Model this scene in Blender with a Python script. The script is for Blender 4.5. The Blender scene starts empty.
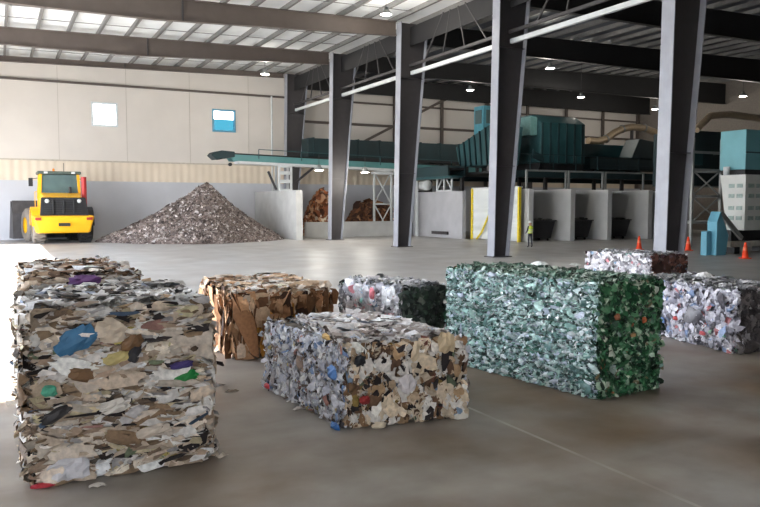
import bpy, math, random
import numpy as np
from mathutils import Vector, Matrix, Quaternion

random.seed(7)
SC = bpy.context.scene
COL = SC.collection
FPX, CAMH = 739.0, 2.4
TH = math.atan(48.5/FPX)                       # camera looks down 3.75 degrees
A = math.atan2(.459, .888)                     # the hall is turned by this angle
CA, SA = math.cos(A), math.sin(A)

def W(s, r, z=0.0):                            # hall coordinates -> world
    return Vector((CA*s-SA*r, SA*s+CA*r, z))
def ray(px, py):
    u = (px-380)/FPX; v = (253.5-py)/FPX
    return Vector((u, math.cos(TH)+v*math.sin(TH), -math.sin(TH)+v*math.cos(TH)))
def G(px, py, z=0.0):                          # point at height z
    d = ray(px, py); t = (z-CAMH)/d.z
    return Vector((d.x*t, d.y*t, z))

def lin(c):
    return tuple(((x/255)/12.92 if x/255 <= .04045 else ((x/255+.055)/1.055)**2.4) for x in c)

# ------------------------------------------------------------------ materials
MATS = {}
def mat(name, rgb, rough=.6, metal=0.0, var=.12, scale=6.0, bump=0.0, bscale=40.0, spec=.5, coat=0.0):
    if name in MATS: return MATS[name]
    m = bpy.data.materials.new(name); m.use_nodes = True
    nt = m.node_tree; b = nt.nodes['Principled BSDF']
    b.inputs['Roughness'].default_value = rough
    b.inputs['Metallic'].default_value = metal
    b.inputs['Specular IOR Level'].default_value = spec
    b.inputs['Coat Weight'].default_value = coat
    tc = nt.nodes.new('ShaderNodeTexCoord')
    n = nt.nodes.new('ShaderNodeTexNoise'); n.inputs['Scale'].default_value = scale; n.inputs['Detail'].default_value = 5
    nt.links.new(tc.outputs['Object'], n.inputs['Vector'])
    rp = nt.nodes.new('ShaderNodeValToRGB')
    c = lin(rgb)
    rp.color_ramp.elements[0].position = .3; rp.color_ramp.elements[1].position = .7
    rp.color_ramp.elements[0].color = (*[x*(1-var) for x in c], 1)
    rp.color_ramp.elements[1].color = (*[min(1, x*(1+var)) for x in c], 1)
    nt.links.new(n.outputs['Fac'], rp.inputs['Fac'])
    nt.links.new(rp.outputs['Color'], b.inputs['Base Color'])
    if bump:
        n2 = nt.nodes.new('ShaderNodeTexNoise'); n2.inputs['Scale'].default_value = bscale
        nt.links.new(tc.outputs['Object'], n2.inputs['Vector'])
        bp = nt.nodes.new('ShaderNodeBump'); bp.inputs['Strength'].default_value = bump; bp.inputs['Distance'].default_value = .02
        nt.links.new(n2.outputs['Fac'], bp.inputs['Height']); nt.links.new(bp.outputs['Normal'], b.inputs['Normal'])
    MATS[name] = m
    return m

def emit(name, rgb, strength):
    m = bpy.data.materials.new(name); m.use_nodes = True
    b = m.node_tree.nodes['Principled BSDF']
    b.inputs['Base Color'].default_value = (.8, .8, .8, 1)
    b.inputs['Emission Color'].default_value = (*lin(rgb), 1)
    b.inputs['Emission Strength'].default_value = strength
    return m

def ribbed(name, rgb, period, rough=.55, depth=.6, axis='X', var=.06):
    """sheet steel with standing ribs: a wave drives the bump"""
    m = mat(name, rgb, rough, 0, var, .6)
    nt = m.node_tree; b = nt.nodes['Principled BSDF']
    tc = nt.nodes.new('ShaderNodeTexCoord')
    w = nt.nodes.new('ShaderNodeTexWave'); w.wave_type = 'BANDS'; w.bands_direction = axis
    w.inputs['Scale'].default_value = math.pi*2/(20*period); w.inputs['Distortion'].default_value = 0
    nt.links.new(tc.outputs['Object'], w.inputs['Vector'])
    bp = nt.nodes.new('ShaderNodeBump'); bp.inputs['Strength'].default_value = depth; bp.inputs['Distance'].default_value = .08
    nt.links.new(w.outputs['Fac'], bp.inputs['Height']); nt.links.new(bp.outputs['Normal'], b.inputs['Normal'])
    return m

def tinted(name, rough=.6, spec=.4, trans=0.0):
    """every scrap carries its own colour in the attribute 'tint'"""
    m = bpy.data.materials.new(name); m.use_nodes = True
    nt = m.node_tree; b = nt.nodes['Principled BSDF']
    at = nt.nodes.new('ShaderNodeAttribute'); at.attribute_name = 'tint'
    tc = nt.nodes.new('ShaderNodeTexCoord')
    n = nt.nodes.new('ShaderNodeTexNoise'); n.inputs['Scale'].default_value = 22; n.inputs['Detail'].default_value = 4
    nt.links.new(tc.outputs['Object'], n.inputs['Vector'])
    mr = nt.nodes.new('ShaderNodeMapRange'); mr.inputs['From Min'].default_value = .3; mr.inputs['From Max'].default_value = .7
    mr.inputs['To Min'].default_value = .72; mr.inputs['To Max'].default_value = 1.12
    nt.links.new(n.outputs['Fac'], mr.inputs['Value'])
    vm = nt.nodes.new('ShaderNodeVectorMath'); vm.operation = 'SCALE'
    nt.links.new(at.outputs['Color'], vm.inputs[0]); nt.links.new(mr.outputs['Result'], vm.inputs['Scale'])
    nt.links.new(vm.outputs['Vector'], b.inputs['Base Color'])
    b.inputs['Roughness'].default_value = rough; b.inputs['Specular IOR Level'].default_value = spec
    return m

PAPER = tinted('waste_paper', .75, .3)
PLASTIC = tinted('waste_plastic', .35, .55)

# ------------------------------------------------------------------ mesh builder
class MB:
    def __init__(s): s.v = []; s.f = []; s.m = []; s.sm = []
    def add(s, vs, fs, mi=0, smooth=False):
        o = len(s.v); s.v += [tuple(x) for x in vs]
        for f in fs: s.f.append(tuple(i+o for i in f)); s.m.append(mi); s.sm.append(smooth)
        return s
    def box(s, x0, x1, y0, y1, z0, z1, mi=0):
        vs = [(x, y, z) for z in (z0, z1) for y in (y0, y1) for x in (x0, x1)]
        return s.add(vs, [(0,2,3,1),(4,5,7,6),(0,1,5,4),(2,6,7,3),(0,4,6,2),(1,3,7,5)], mi)
    def hexa(s, b, t, mi=0):                   # bottom ring and top ring of n points
        n = len(b)
        return s.add(list(b)+list(t), [tuple(range(n))[::-1], tuple(range(n, 2*n))]+[(i,(i+1)%n,n+(i+1)%n,n+i) for i in range(n)], mi)
    def prism(s, poly, y0, y1, mi=0):          # polygon in x,z pushed along y
        return s.hexa([(x, y0, z) for x, z in poly], [(x, y1, z) for x, z in poly], mi)
    def prismx(s, poly, x0, x1, mi=0):         # polygon in y,z pushed along x
        return s.hexa([(x0, y, z) for y, z in poly], [(x1, y, z) for y, z in poly], mi)
    def beam(s, p, q, w, h, mi=0):
        p, q = Vector(p), Vector(q); d = (q-p).normalized()
        up = Vector((0,0,1)) if abs(d.z) < .95 else Vector((1,0,0))
        x = d.cross(up).normalized(); y = x.cross(d).normalized()
        ring = [x*w/2+y*h/2, -x*w/2+y*h/2, -x*w/2-y*h/2, x*w/2-y*h/2]
        return s.hexa([p+k for k in ring], [q+k for k in ring], mi)
    def tube(s, pts, r, n=10, mi=0):
        pts = [Vector(p) for p in pts]; o = []; vs = []
        for i, p in enumerate(pts):
            d = (pts[min(i+1, len(pts)-1)]-pts[max(i-1, 0)]).normalized()
            up = Vector((0,0,1)) if abs(d.z) < .95 else Vector((1,0,0))
            x = d.cross(up).normalized(); y = x.cross(d)
            rr = r[i] if isinstance(r, (list, tuple)) else r
            vs += [p+(x*math.cos(2*math.pi*k/n)+y*math.sin(2*math.pi*k/n))*rr for k in range(n)]
        fs = [(i*n+k, i*n+(k+1)%n, (i+1)*n+(k+1)%n, (i+1)*n+k) for i in range(len(pts)-1) for k in range(n)]
        s.add(vs, fs, mi, True)
        m = len(pts)-1
        s.add([vs[k] for k in range(n)], [tuple(range(n))[::-1]], mi)
        s.add([vs[m*n+k] for k in range(n)], [tuple(range(n))], mi)
        return s
    def lathe(s, prof, c=(0,0,0), axis='z', n=20, mi=0, smooth=True):
        vs = []
        for r, t in prof:
            for k in range(n):
                a = 2*math.pi*k/n; x, y = r*math.cos(a), r*math.sin(a)
                p = (x, y, t) if axis == 'z' else ((t, x, y) if axis == 'x' else (x, t, y))
                vs.append((p[0]+c[0], p[1]+c[1], p[2]+c[2]))
        fs = [(i*n+k, i*n+(k+1)%n, (i+1)*n+(k+1)%n, (i+1)*n+k) for i in range(len(prof)-1) for k in range(n)]
        return s.add(vs, fs, mi, smooth)
    def build(s, name, mats, parent=None, loc=None, rot=None, bevel=0.0):
        me = bpy.data.meshes.new(name); me.from_pydata(s.v, [], s.f)
        for m in (mats if isinstance(mats, (list, tuple)) else [mats]): me.materials.append(m)
        me.polygons.foreach_set('material_index', s.m); me.polygons.foreach_set('use_smooth', s.sm); me.update()
        o = bpy.data.objects.new(name, me); COL.objects.link(o)
        if parent: o.parent = parent
        if loc is not None: o.location = loc
        if rot is not None: o.rotation_euler = (0, 0, rot)
        if bevel:
            b = o.modifiers.new('bevel', 'BEVEL'); b.width = bevel; b.segments = 2; b.limit_method = 'ANGLE'
        return o

def tag(o, label=None, cat=None, group=None, kind=None):
    if label: o['label'] = label
    if cat: o['category'] = cat
    if group: o['group'] = group
    if kind: o['kind'] = kind
    return o
def thing(name, label, cat, loc=(0,0,0), rot=0.0, group=None):
    o = bpy.data.objects.new(name, None); o.empty_display_size = .2; COL.objects.link(o)
    o.location = loc; o.rotation_euler = (0, 0, rot)
    return tag(o, label, cat, group)
def hall(name, label, cat, s, r, z=0.0, group=None):         # a thing set square to the hall
    return thing(name, label, cat, W(s, r, z), A, group)
def struct(mb, name, mats, **k):                             # part of the building, in hall coordinates
    return tag(mb.build(name, mats, rot=A, **k), kind='structure')
def copy_thing(o, loc, label):
    c = o.copy(); COL.objects.link(c); c.location = loc; c['label'] = label
    for ch in o.children:
        d = ch.copy(); COL.objects.link(d); d.parent = c
        for g in ch.children:
            e = g.copy(); COL.objects.link(e); e.parent = d
    return c

# ------------------------------------------------------------------ colours
steel_dark = mat('dark_painted_steel', (62, 59, 60), .55, 0, .1, 3)
beam_dark = mat('brown_grey_primer', (92, 82, 76), .6, 0, .1, 1.5)
flange_m = mat('grey_primer', (150, 152, 160), .5, 0, .08, 2)
teal = mat('teal_paint', (38, 74, 78), .45, 0, .15, 1.2)
teal_dark = mat('dark_teal_paint', (24, 46, 50), .5, 0, .2, 1.0)
cyan = mat('pale_cyan_paint', (112, 172, 180), .5, 0, .08, 1.0)
black = mat('black_rubber', (28, 28, 30), .7, 0, .2, 5)
grey_st = mat('galvanised_steel', (150, 152, 150), .45, .3, .1, 4)
white_st = mat('white_painted_steel', (205, 208, 208), .5, 0, .06, 3)
conc_lt = mat('pale_concrete', (186, 186, 184), .85, 0, .1, 1.3, .15, 30)
conc_blk = mat('grey_concrete', (150, 148, 146), .85, 0, .12, 1.0, .2, 30)
yellow = mat('machine_yellow', (240, 178, 22), .4, 0, .06, 2)
dark_in = mat('dark_machinery', (34, 34, 36), .6, 0, .25, 3)
orange = mat('cone_orange', (238, 70, 28), .5, 0, .06, 6)
glassy = mat('cab_glass', (92, 112, 112), .12, 0, .1, 2)
red = mat('red_paint', (178, 40, 36), .45, 0, .08, 3)

# ------------------------------------------------------------------ the hall
SL, SR_, RB, RF = -8.0, 60.0, -15.0, 57.0      # left, right, back and far limits
def roofz(s): return 12.35+(s+8)*.022

fl = MB(); fl.add([(SL, RB, 0), (SR_, RB, 0), (SR_, RF, 0), (SL, RF, 0)], [(0,1,2,3)])
m = bpy.data.materials.new('polished_concrete'); m.use_nodes = True
nt = m.node_tree; b = nt.nodes['Principled BSDF']; L = nt.links
tc = nt.nodes.new('ShaderNodeTexCoord')
def noise(scale, detail=6, stretch=None):
    n = nt.nodes.new('ShaderNodeTexNoise'); n.inputs['Scale'].default_value = scale; n.inputs['Detail'].default_value = detail
    if stretch:
        mp = nt.nodes.new('ShaderNodeMapping'); mp.inputs['Scale'].default_value = stretch
        L.new(tc.outputs['Object'], mp.inputs['Vector']); L.new(mp.outputs['Vector'], n.inputs['Vector'])
    else: L.new(tc.outputs['Object'], n.inputs['Vector'])
    return n
def ramp(src, a, ca, bb, cb):
    rp = nt.nodes.new('ShaderNodeValToRGB')
    rp.color_ramp.elements[0].position = a; rp.color_ramp.elements[0].color = (*ca, 1)
    rp.color_ramp.elements[1].position = bb; rp.color_ramp.elements[1].color = (*cb, 1)
    L.new(src, rp.inputs['Fac']); return rp
def mix(kind, f, a, bb):
    mx = nt.nodes.new('ShaderNodeMix'); mx.data_type = 'RGBA'; mx.blend_type = kind
    if isinstance(f, float): mx.inputs['Factor'].default_value = f
    else: L.new(f, mx.inputs['Factor'])
    L.new(a, mx.inputs['A']); 
    if isinstance(bb, tuple): mx.inputs['B'].default_value = (*bb, 1)
    else: L.new(bb, mx.inputs['B'])
    return mx.outputs['Result']
base = ramp(noise(.42).outputs['Fac'], .38, lin((122, 104, 86)), .62, lin((152, 148, 142)))
fine = ramp(noise(1.1, 9).outputs['Fac'], .34, (.7, .67, .63), .66, (1.12, 1.12, 1.13))
c1 = mix('MULTIPLY', 1.0, base.outputs['Color'], fine.outputs['Color'])
sm = ramp(noise(.5, 5, (.35, 2.2, 1)).outputs['Fac'], .55, (0, 0, 0), .8, (.45, .45, .45))
c2 = mix('MIX', sm.outputs['Color'], c1, lin((172, 168, 162)))
sep = nt.nodes.new('ShaderNodeSeparateXYZ'); L.new(tc.outputs['Object'], sep.inputs['Vector'])
def joint(sock, off, period, width):
    def mth(op, x, y):
        q = nt.nodes.new('ShaderNodeMath'); q.operation = op
        L.new(x, q.inputs[0]); q.inputs[1].default_value = y; return q.outputs[0]
    v = mth('ADD', sock, -off+period*20+period/2); v = mth('MODULO', v, period); v = mth('SUBTRACT', v, period/2)
    v = mth('ABSOLUTE', v, 0); return mth('LESS_THAN', v, width)
nj = ramp(noise(1.3, 3).outputs['Fac'], .38, (.12, .12, .12), 0.6, (.55, .55, .55))
for sock, off, per, wd in ((sep.outputs['X'], 4.9, 6.0, .022), (sep.outputs['Y'], 3.4, 9.0, .02)):
    j = joint(sock, off, per, wd)
    mm = nt.nodes.new('ShaderNodeMath'); mm.operation = 'MULTIPLY'
    L.new(j, mm.inputs[0]); L.new(nj.outputs['Color'], mm.inputs[1])
    c2 = mix('MIX', mm.outputs[0], c2, lin((196, 190, 182)))
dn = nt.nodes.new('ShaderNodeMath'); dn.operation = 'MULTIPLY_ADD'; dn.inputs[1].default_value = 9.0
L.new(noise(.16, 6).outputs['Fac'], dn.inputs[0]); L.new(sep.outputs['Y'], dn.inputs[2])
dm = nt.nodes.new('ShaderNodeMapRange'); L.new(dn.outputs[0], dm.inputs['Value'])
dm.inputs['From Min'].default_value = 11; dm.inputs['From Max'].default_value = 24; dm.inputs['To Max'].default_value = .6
c2 = mix('MIX', dm.outputs['Result'], c2, lin((192, 192, 192)))   # far floor's stronger daylight put into the colour: paler with distance, broken by noise
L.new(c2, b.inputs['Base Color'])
rr = nt.nodes.new('ShaderNodeMapRange'); L.new(noise(.8, 6).outputs['Fac'], rr.inputs['Value'])
rr.inputs['From Min'].default_value = .3; rr.inputs['From Max'].default_value = .7
rr.inputs['To Min'].default_value = .34; rr.inputs['To Max'].default_value = .52
L.new(rr.outputs['Result'], b.inputs['Roughness']); b.inputs['Specular IOR Level'].default_value = .5
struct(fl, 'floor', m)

g = MB(); g.box(-120, SL, -80, 120, -.3, -.02); g.box(SL, 80, -80, RB, -.3, -.02)
tag(g.build('yard_ground', mat('yard_concrete', (176, 170, 160), .9, 0, .1, .3), rot=A), kind='structure')

# far wall: concrete foot, ribbed band, smooth panels with two openings
WT = .25
concw = mat('concrete_push_wall', (196, 197, 202), .85, 0, .05, .5, .1, 20)
band_m = ribbed('ribbed_band', (220, 206, 186), .55, .6, .35)
panel_m = ribbed('smooth_cream_panel', (212, 205, 197), 6.0, .65, .04, var=.03)
w_ = MB(); w_.box(SL, SR_, RF-.35, RF+WT, 0, 4.1); struct(w_, 'wall_far_base', concw)
w_ = MB(); w_.box(SL, SR_, RF, RF+WT, 4.1, 5.55); struct(w_, 'wall_far_band', band_m)
w_ = MB(); z0, z1 = 8.12, 9.72
w_.box(SL, SR_, RF+.03, RF+WT, 5.55, z0); w_.box(SL, SR_, RF+.03, RF+WT, z1, 14.2)
for s0, s1 in ((SL, 6.25), (7.92, 14.98), (16.69, SR_)): w_.box(s0, s1, RF+.03, RF+WT, z0, z1)
struct(w_, 'wall_far', panel_m)
t_ = MB(); t_.box(SL, SR_, RF-.03, RF+.04, 5.5, 5.6); struct(t_, 'trim_1', mat('band_trim', (186, 176, 160), .6))
t_ = MB(); t_.box(SL, SR_, RF-.16, RF-.02, 10.95, 11.1); struct(t_, 'trim_2', beam_dark)
t_ = MB()
for s in np.arange(-5.2, 20, 4.6): t_.box(s-.012, s+.012, RF+.01, RF+.04, 5.6, 12.6)
struct(t_, 'trim_3', mat('panel_joint', (176, 168, 156), .7))
frame_m = mat('window_frame_white', (210, 216, 218), .4)
def window(n, s0, s1, tint_low):
    p = MB(); p.add([(s0, RF+.14, z0), (s1, RF+.14, z0), (s1, RF+.14, z1), (s0, RF+.14, z1)], [(0,1,2,3)])
    gm = bpy.data.materials.new('window_glass_%d' % n); gm.use_nodes = True
    q = gm.node_tree; q.nodes.clear()
    out = q.nodes.new('ShaderNodeOutputMaterial'); tr = q.nodes.new('ShaderNodeBsdfTransparent'); gl = q.nodes.new('ShaderNodeBsdfGlossy')
    gl.inputs['Roughness'].default_value = .05
    ms = q.nodes.new('ShaderNodeMixShader'); ms.inputs['Fac'].default_value = .06
    q.links.new(tr.outputs[0], ms.inputs[1]); q.links.new(gl.outputs[0], ms.inputs[2]); q.links.new(ms.outputs[0], out.inputs[0])
    if tint_low:                               # the lower part of this pane is tinted blue
        tcx = q.nodes.new('ShaderNodeTexCoord'); sx = q.nodes.new('ShaderNodeSeparateXYZ')
        q.links.new(tcx.outputs['Object'], sx.inputs[0])
        lt = q.nodes.new('ShaderNodeMath'); lt.operation = 'LESS_THAN'; lt.inputs[1].default_value = z0+.92
        q.links.new(sx.outputs['Z'], lt.inputs[0])
        cm = q.nodes.new('ShaderNodeMix'); cm.data_type = 'RGBA'
        cm.inputs['A'].default_value = (1, 1, 1, 1); cm.inputs['B'].default_value = (.009, .045, .06, 1)
        q.links.new(lt.outputs[0], cm.inputs['Factor']); q.links.new(cm.outputs['Result'], tr.inputs['Color'])
    o = struct(p, 'window_%d' % n, gm)
    f = MB(); t = .07
    f.box(s0-t, s0+t, RF-.03, RF+.2, z0-t, z1+t); f.box(s1-t, s1+t, RF-.03, RF+.2, z0-t, z1+t)
    f.box(s0+t, s1-t, RF-.03, RF+.2, z0-t, z0+t); f.box(s0+t, s1-t, RF-.03, RF+.2, z1-t, z1+t)
    f.build('window_frame', frame_m if not tint_low else mat('window_frame_blue', (88, 150, 178), .4), o)
window(1, 6.25, 7.92, False); window(2, 14.98, 16.69, True)

# the other walls (mostly out of the frame): one tall doorway runs along the left side
DOOR0, DOOR1, HEAD = 10.0, 50.0, 8.0
wl = MB(); wl.box(SL-.3, SL, RB, DOOR0, 0, 12.4); wl.box(SL-.3, SL, DOOR1, RF+WT, 0, 12.4); wl.box(SL-.3, SL, DOOR0, DOOR1, HEAD, 12.4)
struct(wl, 'wall_left', panel_m)
wr = MB(); wr.box(SR_, SR_+.3, RB, RF+WT, 0, 14.2); struct(wr, 'wall_right', mat('dim_siding', (120, 112, 104), .8))
UNSEEN_REAR_OPEN = 0.0  # unseen rear wall, its opening sized for the daylight it lets in
wb = MB(); wb.box(UNSEEN_REAR_OPEN, SR_, RB-.3, RB, 0, 14.2); wb.box(SL, UNSEEN_REAR_OPEN, RB-.3, RB, 5.5, 14.2)
struct(wb, 'wall_rear_unseen', mat('dim_siding', (120, 112, 104), .8))

# ceiling: white insulation on the left bay, deck with the bay's shade put into its colour beyond the columns
white_ins = mat('white_insulation', (226, 228, 228), .8, 0, .06, .7)
dark_deck = mat('shaded_roof_deck', (66, 70, 78), .7, 0, .15, .5)
SCOL = 20.22
ce = MB(); ce.hexa([(SL-.3, RB-.3, roofz(SL)), (SCOL+2, RB-.3, roofz(SCOL+2)), (SCOL+2, RF+WT, roofz(SCOL+2)), (SL-.3, RF+WT, roofz(SL))],
                   [(SL-.3, RB-.3, roofz(SL)+.3), (SCOL+2, RB-.3, roofz(SCOL+2)+.3), (SCOL+2, RF+WT, roofz(SCOL+2)+.3), (SL-.3, RF+WT, roofz(SL)+.3)])
ceil_l = struct(ce, 'ceiling', white_ins)
ce = MB(); ce.hexa([(SCOL+2, RB-.3, roofz(22)), (SR_+.3, RB-.3, roofz(60)), (SR_+.3, RF+WT, roofz(60)), (SCOL+2, RF+WT, roofz(22))],
                   [(SCOL+2, RB-.3, roofz(22)+.3), (SR_+.3, RB-.3, roofz(60)+.3), (SR_+.3, RF+WT, roofz(60)+.3), (SCOL+2, RF+WT, roofz(22)+.3)])
ceil_r = struct(ce, 'ceiling_dark', dark_deck)
purlin_m = mat('purlin_steel', (112, 110, 108), .5)
pm = MB(); pm.box(-.035, .035, 16, RF, -.27, -.02); pm.box(-.035, .1, 16, RF, -.27, -.25)
p0 = pm.build('purlin', purlin_m, ceil_l)
for k, s in enumerate(np.arange(-7.4, 59.5, 1.62)):
    o = p0 if k == 0 else p0.copy()
    if k: COL.objects.link(o)
    o.parent = ceil_l if s < SCOL+2 else ceil_r; o.location = (s, 0, roofz(s))
strap = MB(); strap.box(SL, SCOL, -.03, .03, -.3, -.27)
st0 = strap.build('sag_strap', purlin_m, ceil_l)
for k, r in enumerate((29.5, 32.4, 35.2, 39.3, 42.0, 44.6, 48.6, 51.2, 53.6)):
    o = st0 if k == 0 else st0.copy()
    if k: COL.objects.link(o)
    o.parent = ceil_l; o.location = (0, r, 12.35+.3); o.rotation_euler = (0, -.022, 0)

# ------------------------------------------------------------------ steel frames
RC = [55.6, 46.68, 37.19, 27.97, 18.16]
names = ['tapered dark steel column by the far wall, farthest of the row',
         'tapered dark steel column beside the concrete pile bunker, second from the far wall',
         'tapered dark steel column standing before the bare lattice leg, third from the far wall',
         'tapered dark steel column standing before the white gate panel, with grey front edge',
         'widest tapered steel column at the right, nearest, with broad pale edge']
HC = roofz(SCOL)-.3
def column(r, label):
    t = hall('steel_column', label, 'column', SCOL, r, 0, 'steel columns in the middle row')
    w0, w1, ln = .86, 2.0, .2                     # the inner flange leans in a little towards the top
    a = MB(); a.prism([(.04, 0.03), (w0-.02, 0.03), (w1-.02, HC), (ln+.04, HC)], -.02, .02)
    for z in (4.2, 9.6):
        ww = w0+(w1-w0)*z/HC; a.box(.04+ln*z/HC, ww-.03, -.2, .2, z-.012, z+.012)
    a.build('web', steel_dark, t)
    a = MB(); a.hexa([(0, -.27, .03), (.045, -.27, .03), (.045, .27, .03), (0, .27, .03)], [(ln, -.27, HC), (ln+.045, -.27, HC), (ln+.045, .27, HC), (ln, .27, HC)]); a.build('flange', flange_m, t)
    a = MB(); a.hexa([(w0-.04, -.27, .03), (w0, -.27, .03), (w0, .27, .03), (w0-.04, .27, .03)],
                     [(w1-.04, -.27, HC), (w1, -.27, HC), (w1, .27, HC), (w1-.04, .27, HC)])
    a.build('flange', flange_m, t)
    a = MB(); a.box(-.12, w0+.12, -.34, .34, 0, .035)
    a.build('base_plate', steel_dark, t)
for r, n in zip(RC, names): column(r, n)

beam_lab = ['dark roof beam closest to the far wall', 'dark roof beam crossing the ceiling above the loader, lower of the two in view',
            'dark roof beam crossing the top left corner, with a bolted splice', 'dark roof beam overhead in front of the pale ceiling',
            'dark roof beam meeting the nearest column']
for r, lb in zip(RC, beam_lab):
    if r < 30: continue
    t = hall('roof_beam', lb, 'roof beam', 0, r, 0, 'roof beams over the left bay')
    top = lambda s: roofz(s)-.3
    def bot(s): return roofz(s)-.62 if r > 50 else (11.32 if s < 7 else 11.32+(s-7)*.045)
    a = MB(); a.prism([(SL, bot(SL)), (7, bot(7)), (SCOL, bot(SCOL)), (SCOL, top(SCOL)), (SL, top(SL))], -.02, .02); a.build('web', beam_dark, t)
    a = MB(); a.beam((SL, 0, bot(SL)), (7, 0, bot(7)), .3, .04); a.beam((7, 0, bot(7)), (SCOL, 0, bot(SCOL)), .3, .04); a.build('flange', beam_dark, t)
    a = MB(); a.beam((SL, 0, top(SL)), (SCOL, 0, top(SCOL)), .3, .04); a.build('flange', beam_dark, t)
    a = MB(); a.box(8.3, 8.36, -.16, .16, bot(8.3), top(8.3)); a.build('splice_plate', steel_dark, t)
far_lab = ['dark beam under the unlit roof, at the far wall', 'dark beam under the unlit roof, second from the far wall',
           'dark beam under the unlit roof, third from the far wall', 'dark beam under the unlit roof, crossing near the top right',
           'dark beam under the unlit roof, crossing the top right corner']
steel_black = mat('near_black_steel', (30, 29, 30), .7, 0, .15, 2)  # near-black steel for the beams and strips beyond the columns
for r, lb in zip(RC, far_lab):
    t = hall('roof_beam', lb, 'roof beam', 0, r, 0, 'roof beams over the dark bay')
    s0, s1 = SCOL+1.9, SR_
    a = MB(); a.prism([(s0, 11.6), (s1, 11.7), (s1, roofz(s1)-.3), (s0, roofz(s0)-.3)], -.02, .02); a.build('web', steel_black, t)
    a = MB(); a.beam((s0, 0, 11.6), (s1, 0, 11.7), .3, .05); a.build('flange', steel_black, t)

# long pale strut and the bracing above it, along the column row
t = hall('strut_beam', 'long pale steel strut running overhead from column to column', 'beam', SCOL+1.0, 0, 9.9)
for r0, r1 in zip(RC[1:]+[8.6], RC):
    a = MB(); a.beam((0, r0+.06, 0), (0, r1-.06, 0), .16, .2); a.build('strut', white_st, t)
t = hall('roof_bracing', 'dark rods and angles bracing the space above the pale strut', 'bracing', SCOL+.9, 0, 9.9)
for r0, r1 in zip(RC[1:]+[8.6], RC):
    a = MB(); mid = (r0+r1)/2
    a.beam((0, r0+.05, .42), (0, r1-.05, .42), .12, .14)
    for d in (.6, 1.7):
        a.beam((0, mid-d*1.7, .45), (0, mid-d*.6, 2.6), .07, .07); a.beam((0, mid+d*1.7, .45), (0, mid+d*.6, 2.6), .07, .07)
    a.build('brace_panel', steel_dark, t)
    a = MB(); a.box(-.02, .02, r0+.1, r1-.1, 1.5, 2.55); a.build('cladding_strip', steel_black, t)

# conduit on the far wall beside the farthest column
tag(MB().tube([(0, 0, 3.4), (0, 0, 11)], .07).build('conduit', white_st, None, W(19.55, 56.52, 0)), 'thin white conduit pipe running up the far wall beside the farthest column', 'pipe')

# ------------------------------------------------------------------ high bay lamps
lamp_glow = emit('lamp_glow', (255, 246, 230), 14)
def lamp(px, py, z, label, ceilz, watts=180):
    l = bpy.data.lights.new('lamp_light', 'POINT'); l.energy = watts; l.shadow_soft_size = .25; l.color = (1, .95, .86)
    lo = bpy.data.objects.new('lamp_light', l); COL.objects.link(lo); lo.location = G(px, py, z)-Vector((0, 0, .35))
    t = thing('high_bay_lamp', label, 'lamp', G(px, py, z), 0, 'high bay lamps')
    MB().lathe([(.0, .34), (.1, .34), (.14, .2), (.3, .02), (.32, -.03), (.28, -.03)]).build('housing', grey_st, t)
    MB().lathe([(.29, -.02), (.2, -.05), (0, -.055)]).build('lens', lamp_glow, t)
    MB().tube([(0, 0, .34), (0, 0, ceilz-z)], .015, 6).build('stem', steel_dark, t)
for px, py, z, lb in ((386, 14, 12.0, 'lit lamp under the pale ceiling above the third column'), (265, 74, 11.4, 'lit lamp under the roof edge at the top of the far wall'),
                      (470, 90, 11.2, 'lit lamp in the dark roof left of the gate column'), (550, 68, 11.2, 'lit lamp in the dark roof, higher one right of the gate column'),
                      (581, 97, 10.8, 'lit lamp in the dark roof above the ribbed teal drum housing'), (743, 96, 11.0, 'lit lamp in the dark roof above the cyan box'),
                      (655, 109, 11.2, 'lit lamp half hidden behind the pale edge of the nearest column')):
    p = G(px, py, z); s = CA*p.x+SA*p.y
    lamp(px, py, z, lb, roofz(s)-.02)
for px, py, lb in ((319, 170, 'lit lamp below the teal conveyor, left of the two'), (365, 172, 'lit lamp below the teal conveyor, right of the two')):
    lamp(px, py, 4.6, lb, 5.6, 160)

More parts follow.
